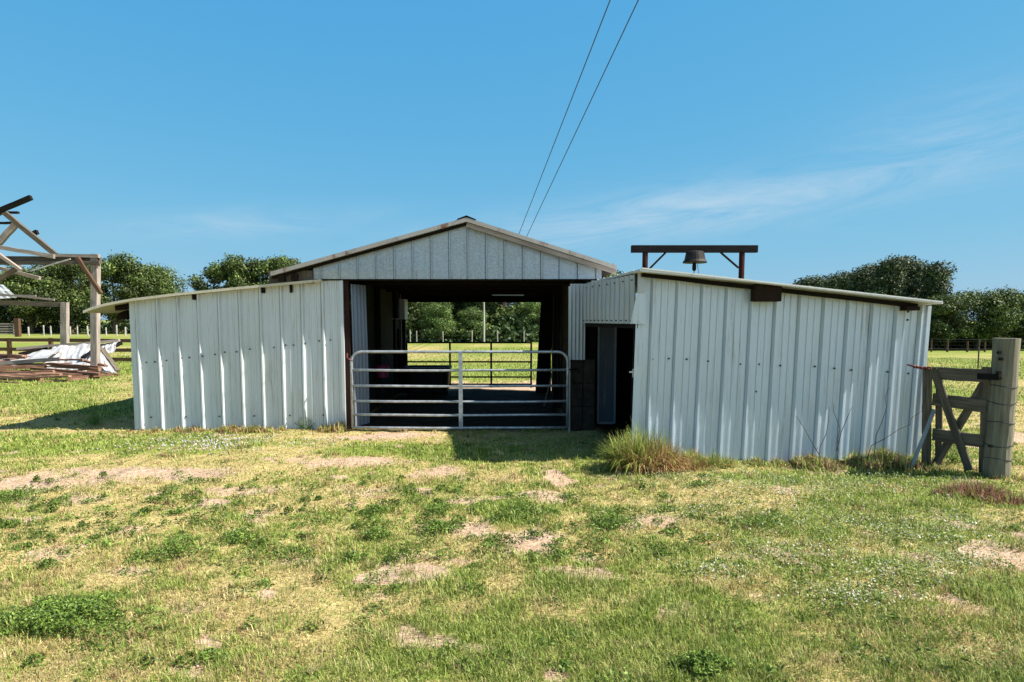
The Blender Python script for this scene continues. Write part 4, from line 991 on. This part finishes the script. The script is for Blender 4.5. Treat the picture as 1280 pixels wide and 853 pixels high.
def crumple(name, c4, label, cat, mat, amp=.16, group=None, seed=1, nu=26, nv=16, parent=None):
    c4 = [Vector(q) for q in c4]; mb = MB(); off = seed * 13.7
    nrm = (c4[1] - c4[0]).cross(c4[3] - c4[0]).normalized()
    def fn(u, v):
        p = c4[0].lerp(c4[1], u).lerp(c4[3].lerp(c4[2], u), v)
        w1 = float(fbm(np.array([u * 3 + off]), np.array([v * 3 + off]), 3)[0]) - .5
        w2 = float(fbm(np.array([u * 9 + off]), np.array([v * 2 + off]), 2)[0]) - .5
        return p + nrm * (w1 * amp * 2.2 + w2 * amp * .5 + .008 * math.sin(u * 40))
    mb.grid(nu, nv, fn); o = mb.build(name, mat, parent=parent, origin=None if parent else sum(c4, Vector()) / 4, solid=.006)
    if not parent: tag(o, label, cat, group)
    return o
crumple('hanging_sheet', [P(-30, 356, y2 - .4), P(4, 356, y2 - .4), P(22, 372, y2 - .6), P(-30, 376, y2 - .6)], None, None, M['scrap'], .06, seed=2, parent=rf)
# scrap sheets in the pile
yp = 24.2
crumple('scrap_sheet', [P(-30, 462, 23.2), P(55, 452, 22.9), P(78, 434, 24.6), P(5, 448, 25)], 'long curled white metal sheet on the left of the debris pile', 'metal sheet', M['scrap'], .07, seed=3)
crumple('scrap_sheet', [P(50, 462, 23), P(106, 462, 22.9), P(114, 431, 25), P(66, 434, 25)], 'broad crumpled white metal sheet in the middle of the debris pile', 'metal sheet', M['scrap'], .11, seed=5)
crumple('scrap_sheet', [P(98, 462, 23.2), P(146, 466, 23.4), P(128, 434, 25), P(108, 437, 25)], 'white metal sheet bent over behind the timber post in the pile', 'metal sheet', M['scrap'], .10, seed=8)
crumple('scrap_sheet', [P(120, 446, 24.6), P(143, 440, 24.6), P(148, 426, 25.6), P(118, 432, 25.6)], 'small folded pale metal sheet at the upper right of the debris pile', 'metal sheet', M['scrap'], .07, seed=9)
def pbar2(name, p0, p1, y0, y1, hpx, mat, label, group=None, dep=.16):
    a = P(p0[0], p0[1], y0); c = P(p1[0], p1[1], y1); mb = MB(); mb.bar(a, c, dep, hpx * y0 / F, jit=.012, segs=7)
    o = mb.build(name, M[mat], origin=(a + c) / 2); tag(o, label, 'board' if 'board' in name else 'beam', group); return o
pbar2('fallen_beam', (22, 436), (149, 425.5), 25.2, 25.6, 3.2, 'wood_pale', 'long pale fallen beam lying across the top of the debris pile')
pbar2('fallen_beam', (24, 444), (60, 437), 25.0, 25.4, 6, 'wood_dark', 'dark fallen timber under the pale beam at the left of the pile')
pbar2('fallen_beam', (126, 438), (151, 428), 25.6, 26.4, 6, 'wood_dark', 'dark broken timber at the right end of the debris pile')
pbar2('fallen_beam', (104, 447), (126, 431), 23.4, 25, 1.6, 'dark_iron', 'thin dark bar slanting across the white sheets of the pile')
pbar2('fallen_beam', (128, 436), (147, 464), 23.6, 23.2, 1.8, 'wood_gate', 'thin grey strip sloping down over the bent white sheet')
gl_ = 'reddish brown weathered board lying in the low heap before the scrap sheets'; gg = 'reddish boards heaped on the ground before the scrap'
pbar2('fallen_board', (-30, 456), (74, 449), 22.6, 22.8, 4.6, 'wood_pale', 'pale straight board topmost on the heap of reddish boards', None)
for (a, bb, y0, y1, hp) in (((-30, 462), (52, 460), 22, 22.2, 4.6), ((-20, 468), (66, 464), 21.4, 21.8, 4.4), ((20, 470), (110, 464), 21, 22, 4.4), ((40, 460), (122, 466), 22.2, 21.8, 4.6), ((30, 474), (90, 472), 20.6, 20.9, 4.4), ((60, 455), (120, 460), 22.6, 22.6, 3.2), ((70, 469), (122, 471), 21.2, 21.2, 4.4), ((-10, 475), (60, 471), 20.8, 21.0, 4), ((50, 478), (112, 474), 20.4, 20.7, 3.6), ((0, 471), (80, 469.5), 21, 21.4, 4), ((-30, 459), (90, 454), 23.0, 23.2, 4), ((-10, 452), (60, 447), 23.6, 23.8, 3.6), ((66, 458), (126, 462), 22.6, 22.4, 3.6), ((84, 466), (126, 470), 21.8, 21.6, 3.6), ((-30, 465), (40, 466), 21.8, 22.0, 4), ((56, 452), (108, 449), 23.0, 23.3, 3), ((-30, 447), (40, 444), 24.0, 24.2, 4), ((-30, 452), (64, 456), 23.4, 23.4, 4.5), ((-30, 470), (60, 475), 20.9, 20.8, 4), ((-20, 442), (34, 447), 24.4, 24.0, 3.4), ((100, 452), (140, 458), 23.2, 23.0, 3), ((-30, 474), (30, 478), 20.4, 20.4, 3.4), ((86, 474), (140, 470), 20.9, 21.6, 3.2), ((110, 463), (152, 468), 22.2, 22.0, 3), ((60, 466), (134, 460), 22, 22.5, 3.4)):
    a = (a[0], a[1] + random.uniform(-2.5, 1.5)); bb = (bb[0] + random.uniform(-12, 6), bb[1] + random.uniform(-2, 2))
    pbar2('fallen_board', a, bb, y0, y1 + random.uniform(-.8, .8), hp * random.uniform(.5, .95), random.choice(['wood_red', 'wood_red', 'wood_redder']), gl_, gg, dep=random.uniform(.09, .2))

# ------------------------------------------------------------------ FENCES
wf = thing('rail_fence', 'brown three-rail wooden fence behind the debris pile on the left', 'fence', (-24, 30, 0))
for py in (425.5, 437.5, 449):
    a = P(-60, py - 1, 30.2); c = P(240, py + 1, 29.8); mb = MB(); mb.bar(a, c, .05, .15, jit=.01, segs=10); mb.build('rail', M['wood_brown'], wf)
for px in (-40, 12, 64, 116, 168, 220):
    p = PZ(px, 30.1, 0); mb = MB(); mb.bar((p.x, 30.15, -.1), (p.x, 30.15, 1.05), .14, .14, up=(0, 1, 0), jit=.01, segs=4); mb.build('post', M['wood_brown'], wf)
def wire_fence(y, pxs, hs, label, mat, name='wire_fence', wires=3, w_=.10):
    x0 = PZ(pxs[0], y, 0).x; x1 = PZ(pxs[-1], y, 0).x
    f = thing(name, label, 'fence', ((x0 + x1) / 2, y, 0))
    tops = []
    for i, px in enumerate(pxs):
        x = PZ(px, y, 0).x; z0 = float(terr(np.array([x]), np.array([y]))[0]); h = hs * random.uniform(.85, 1.1)
        mb = MB(); mb.tube([(x, y, z0 - .2), (x + random.uniform(-.03, .03), y, z0 + h)], w_ * random.uniform(.8, 1.2), 7); mb.build('post', mat, f); tops.append((x, z0))
    for k in range(wires):
        mb = MB(); mb.tube([(x, y - .06, z0 + hs * (.3 + .3 * k)) for x, z0 in tops], .004, 4); mb.build('wire', M['wire'], f)
    return f
wire_fence(78, [-40, -15, 18, 36, 55, 64, 77, 88, 97, 110, 124, 133, 146, 157, 175, 200], 1.15, 'wire fence with pale wooden posts below the far left trees', M['white_post'], w_=.08)
wire_fence(54.5, [490, 513, 521, 554, 590, 622, 655, 690], 1.05, 'wire fence with pale posts below the trees seen through the barn', M['pole'], w_=.045)
wire_fence(28.0, [1130, 1223, 1330], 1.30, 'sagging wire fence with thin dark posts behind the wooden gate', M['wood_gate'], w_=.035)
wire_fence(68, [1090, 1130, 1165, 1185, 1210, 1232, 1262, 1300, 1340], 1.15, 'wire fence with brown posts below the right-hand trees', M['wood_brown'], w_=.09)
fg = thing('metal_gate', 'grey slatted gate and brown post in the far left fence line', 'gate', (PZ(8, 75, 0).x, 75, 0))
mb = MB(); x0, x1 = PZ(-30, 75, 0).x, PZ(19, 75, 0).x
for k in range(5): mb.box(x0, x1, 75, 75.05, .25 + k * .27, .40 + k * .27)
mb.build('slats', M['wood_grey'], fg); mb = MB(); mb.box(x1, x1 + .5, 74.9, 75.3, -.1, 2.0); mb.build('post', M['wood_brown'], fg)

# ------------------------------------------------------------------ POWER LINE
pl = thing('utility_pole', 'thin pale utility pole seen through the barn in front of the trees', 'pole', PZ(605, 55.5, 0))
p = PZ(605, 55.5, 0); mb = MB(); mb.tube([p - Vector((0, 0, .3)), p + Vector((0, 0, 7.2))], [.085, .06], 8); mb.build('pole_shaft', M['pole'], pl)
mb = MB(); mb.tube([p + Vector((0, 0, 7)), P(660, 424, 55.2)], .009, 4); mb.build('guy_wire', M['wire'], pl)
for px0, px1, lab in ((764, 650.5, 'left power line running overhead down behind the barn roof'), (799.5, 662, 'right power line running overhead down behind the barn roof')):
    a = P(px0, -3, 13.0); c = P(px1, 288, 45.0); d = (c - a); mb = MB()
    pts = []
    for i in range(25):
        t = -.4 + 2.6 * i / 24; q = a + d * t; q.z += .10 * (t * (t - 1)) * .0; pts.append(q)
    mb.tube(pts, [.008 + .00022 * max(0, q.y) for q in pts], 5); o = mb.build('power_line', M['wire'], origin=a); tag(o, lab, 'wire', 'overhead power lines')

# ------------------------------------------------------------------ TREES
def crown_pts(h, rad, base, nb, n, kind, seed):
    rs = np.random.default_rng(seed); pts = []; nrm = []; tint = []
    blobs = []
    for k in range(nb):
        t = rs.random()
        if kind == 'pine': z = base + (h - base) * (k + .5) / nb; rr = rad * (1.05 - .75 * (z - base) / (h - base)) * rs.uniform(.6, 1.1); a = rs.uniform(0, 6.283); ro = rr * rs.uniform(.1, .75); br = rad * rs.uniform(.22, .40)
        else:
            z = base + (h - base) * (0.08 + .84 * t); prof = math.sqrt(max(0.05, 1 - ((z - (base + (h - base) * .42)) / ((h - base) * .62)) ** 2)); a = rs.uniform(0, 6.283); ro = rad * prof * math.sqrt(rs.random()) * .85; br = rad * rs.uniform(.20, .36)
        blobs.append((ro * math.cos(a), ro * math.sin(a), z, br))
    tot = sum(b[3] ** 2 for b in blobs)
    for bx, by, bz, br in blobs:
        k = max(20, int(n * br * br / tot)); v = rs.normal(size=(k, 3)); v /= np.linalg.norm(v, axis=1, keepdims=True)
        rr = br * (0.45 + .66 * rs.random((k, 1)) ** .7) * (1 + .25 * np.sin(v[:, :1] * 7 + bx) * np.cos(v[:, 1:2] * 6 + by))
        far_ = rs.random((k, 1)) < .10; rr = np.where(far_, rr * rs.uniform(1.0, 1.45, (k, 1)), rr)
        p = v * rr * np.array([1, 1, .72]) + np.array([bx, by, bz]); tint.append(np.full(k, rs.uniform(.55, 1.5))); pts.append(p); nrm.append(v + rs.normal(size=(k, 3)) * .55)
    return np.concatenate(pts), np.concatenate(nrm), blobs, np.concatenate(tint)
def make_tree(kind, h, rad, base, nb, n, leaf, mat, seed):
    p, nr, blobs, ti = crown_pts(h, rad, base, nb, n, kind, seed)
    rs = np.random.default_rng(seed + 1)
    crown = leaf_mesh('crown', p, rs.uniform(.6, 1.3, len(p)) * leaf, PAL[mat][rs.integers(0, 4, len(p))] * ti[:, None] * rs.uniform(.7, 1.3, (len(p), 1)), M['leaf'], nr, 1.6)
    mb = MB(); rb = h * .028
    pts = [Vector((rs.normal(0, .012) * h * t, rs.normal(0, .012) * h * t, h * .72 * t - .2)) for t in np.linspace(0, 1, 6)]
    mb.tube(pts, [rb * (1.25 - 1.0 * t) for t in np.linspace(0, 1, 6)], 8)
    for bx, by, bz, br in blobs[:14]:
        k = rs.integers(1, 4); s = pts[k]; e = Vector((bx, by, bz)); mid = s.lerp(e, .5) + Vector((0, 0, -.06 * h * .3))
        mb.tube([s, mid, e], [rb * .5, rb * .3, rb * .12], 5)
    me = bpy.data.meshes.new('trunk'); me.from_pydata([tuple(v) for v in mb.v], [], mb.f); me.materials.append(M['bark'])
    gat = me.attributes.new('grain', 'FLOAT_VECTOR', 'POINT'); gat.data.foreach_set('vector', [c for v in mb.v for c in v])
    return me, crown
TV = {}
def tree(kind, x, y, sc, rz, label, group, name='oak_tree', sxy=1.0):
    me, cr = TV[kind]; z = float(terr(np.array([x]), np.array([y]))[0])
    r = bpy.data.objects.new(name, None); COL.objects.link(r); r.location = (x, y, z); r.rotation_euler = (0, 0, rz); r.scale = (sc * sxy, sc * sxy, sc)
    tag(r, label, 'tree', group)
    for nm, m_ in (('trunk', me), ('crown', cr)):
        o = bpy.data.objects.new(nm, m_); COL.objects.link(o); o.parent = r
    return r
TV['a'] = make_tree('oak', 10, 5.0, 1.6, 44, 16000, .21, 'oak', 101)
TV['b'] = make_tree('oak', 10, 4.4, 1.8, 36, 14000, .21, 'oak', 202)
TV['c'] = make_tree('oak', 10, 5.6, 1.3, 54, 18000, .20, 'oak', 303)
TV['d'] = make_tree('pine', 10, 3.7, .8, 58, 13000, .18, 'pine', 404)
TV['e'] = make_tree('oak', 10, 4.6, .6, 44, 14000, .19, 'light_leaf', 505)
TV['f'] = make_tree('oak', 10, 3.8, 2.6, 22, 6500, .21, 'oak', 606)
def top_scale(px, py, y):                # height of a tree whose top shows at (px, py)
    p = P(px, py, y); return (p.z - float(terr(np.array([p.x]), np.array([y]))[0])) / 9.6
def T_(kind, px, py, y, label, group, name='oak_tree', sxy=1.0):
    x = PZ(px, y, 3).x; tree(kind, x, y, top_scale(px, py, y), random.uniform(0, 6.28), label, group, name, sxy)
gL = 'dark oaks beyond the far left fence'
T_('c', -8, 340, 95, 'dark oak at the left edge behind the ruined frame', gL, sxy=1.1)
T_('b', 38, 336, 92, 'dark oak seen between the two standing timber posts, left one', gL, sxy=1.0)
T_('a', 88, 330, 96, 'rounded dark oak directly behind the fallen frame corner', gL, sxy=.9)
T_('b', 143, 323, 90, 'tall dark oak just right of the tall timber post', gL, sxy=1.0)
T_('c', 196, 332, 93, 'broad dark oak over the left end of the lean-to roof', gL, sxy=.8)
T_('f', 118, 338, 105, 'thin dark oak half hidden behind the tall timber post', gL)
T_('a', 66, 345, 108, 'farther dark oak between two nearer oaks on the left', gL)
T_('f', 268, 338, 100, 'sparse oak with a thin outer branch behind the lean-to roof', gL, sxy=.9)
T_('b', 292, 325, 98, 'rounded oak standing alone above the middle of the lean-to roof', gL, sxy=.8)
T_('f', 320, 328, 98, 'oak with sky gaps just left of the barn eave', gL, sxy=1.1)
T_('a', 350, 326, 100, 'oak half hidden behind the left eave of the barn', gL, sxy=.8)
T_('b', -62, 338, 96, 'oak wholly beyond the left edge, first after the edge oak', gL)
T_('a', -125, 334, 98, 'oak well beyond the left edge of the view', gL, sxy=1.1)
gM = 'trees beyond the field seen through the barn'
T_('c', 505, 330, 60, 'dark tree at the left side of the view through the barn', gM, sxy=1)
T_('e', 548, 378, 56.8, 'bright green bushy tree left of centre seen through the barn', gM, 'bushy_tree', 1.0)
T_('a', 540, 325, 64, 'tall dark tree behind the bright bush seen through the barn', gM)
T_('e', 590, 385, 58, 'olive green leafy tree just left of the pale pole', gM, 'bushy_tree', 1.1)
T_('c', 585, 320, 66, 'tall dark tree behind the pale pole seen through the barn', gM)
T_('b', 632, 325, 62, 'dark tree right of the pale pole seen through the barn', gM, sxy=1.2)
T_('e', 672, 376, 59, 'light green tree at the right side of the view through the barn', gM, 'bushy_tree', 1.2)
T_('c', 690, 330, 65, 'dark tree at the right side behind the light green tree', gM)
T_('a', 450, 335, 62, 'dark tree hidden behind the left aisle wall of the barn', gM)
T_('b', 745, 335, 64, 'dark tree hidden behind the right aisle wall of the barn', gM)
gR = 'trees beyond the right-hand field'
T_('d', 1012, 354, 110, 'low distant tree top just above the middle of the right shed roof', gR, 'pine_tree', 1.6)
T_('d', 1045, 352, 105, 'second distant tree top above the right shed roof', gR, 'pine_tree', 1.6)
T_('d', 1080, 343, 84, 'dark feathery pine left of the tallest pine above the shed roof', gR, 'pine_tree', 1.15)
T_('d', 1112, 333, 80, 'tall pale-topped pine above the right end of the shed roof', gR, 'pine_tree', 1.0)
T_('d', 1136, 334, 84, 'tallest pointed pine over the right end of the shed roof', gR, 'pine_tree', 1.1)
T_('d', 1062, 349, 92, 'dark pine rising between two lower tops above the shed roof', gR, 'pine_tree', 1.3)
T_('d', 1098, 341, 90, 'pine filling the gap left of the tall pale-topped pine', gR, 'pine_tree', 1.1)
T_('d', 1168, 340, 78, 'pine standing just right of the shed roof end', gR, 'pine_tree', 1.1)
T_('b', 1186, 372, 74, 'shorter dark oak between the last pine and the broad oak', gR, sxy=1.1)
T_('c', 1224, 363, 75, 'broad round dark oak above the wooden gate', gR, sxy=1.05)
T_('a', 1262, 372, 76, 'dark oak at the right edge behind the round gatepost', gR, sxy=1.0)
T_('a', 1310, 385, 74, 'low oak cut by the right edge of the view', gR, sxy=1.2)
# shrubs filling the foot of the tree lines
def under(y, px0, px1, n, hh, label):
    k = n; px = rng.uniform(px0, px1, k); yy = y + rng.normal(0, 1.6, k); x = (px - CX) / F * yy; z0 = terr(x, yy)
    base = np.clip(fbm(x * .35 + y, yy * .1, 3) * 1.9 - .3, .15, 1.2)
    z = z0 + rng.random(k) * hh * base
    me = leaf_mesh('undergrowth', np.stack([x, yy, z], 1), rng.uniform(.14, .34, k), None, M['oak'])
    o = bpy.data.objects.new('undergrowth', me); COL.objects.link(o); tag(o, label, 'undergrowth', kind='stuff')
under(60, 440, 760, 14000, 2.4, 'dark undergrowth at the foot of the trees seen through the barn')
under(99, -260, 420, 20000, 2.6, 'dark undergrowth at the foot of the far left trees')
under(80, 980, 1480, 34000, 4.6, 'dark undergrowth at the foot of the right-hand trees')

# ------------------------------------------------------------------ view
vs_ = scene.view_settings; vs_.view_transform = 'Standard'; vs_.look = 'None'; vs_.gamma = 1; vs_.exposure = 1.28; vs_.use_curve_mapping = False
scene.render.resolution_x = 1024; scene.render.resolution_y = 682
scene.cycles.max_bounces = 6; scene.cycles.transparent_max_bounces = 4
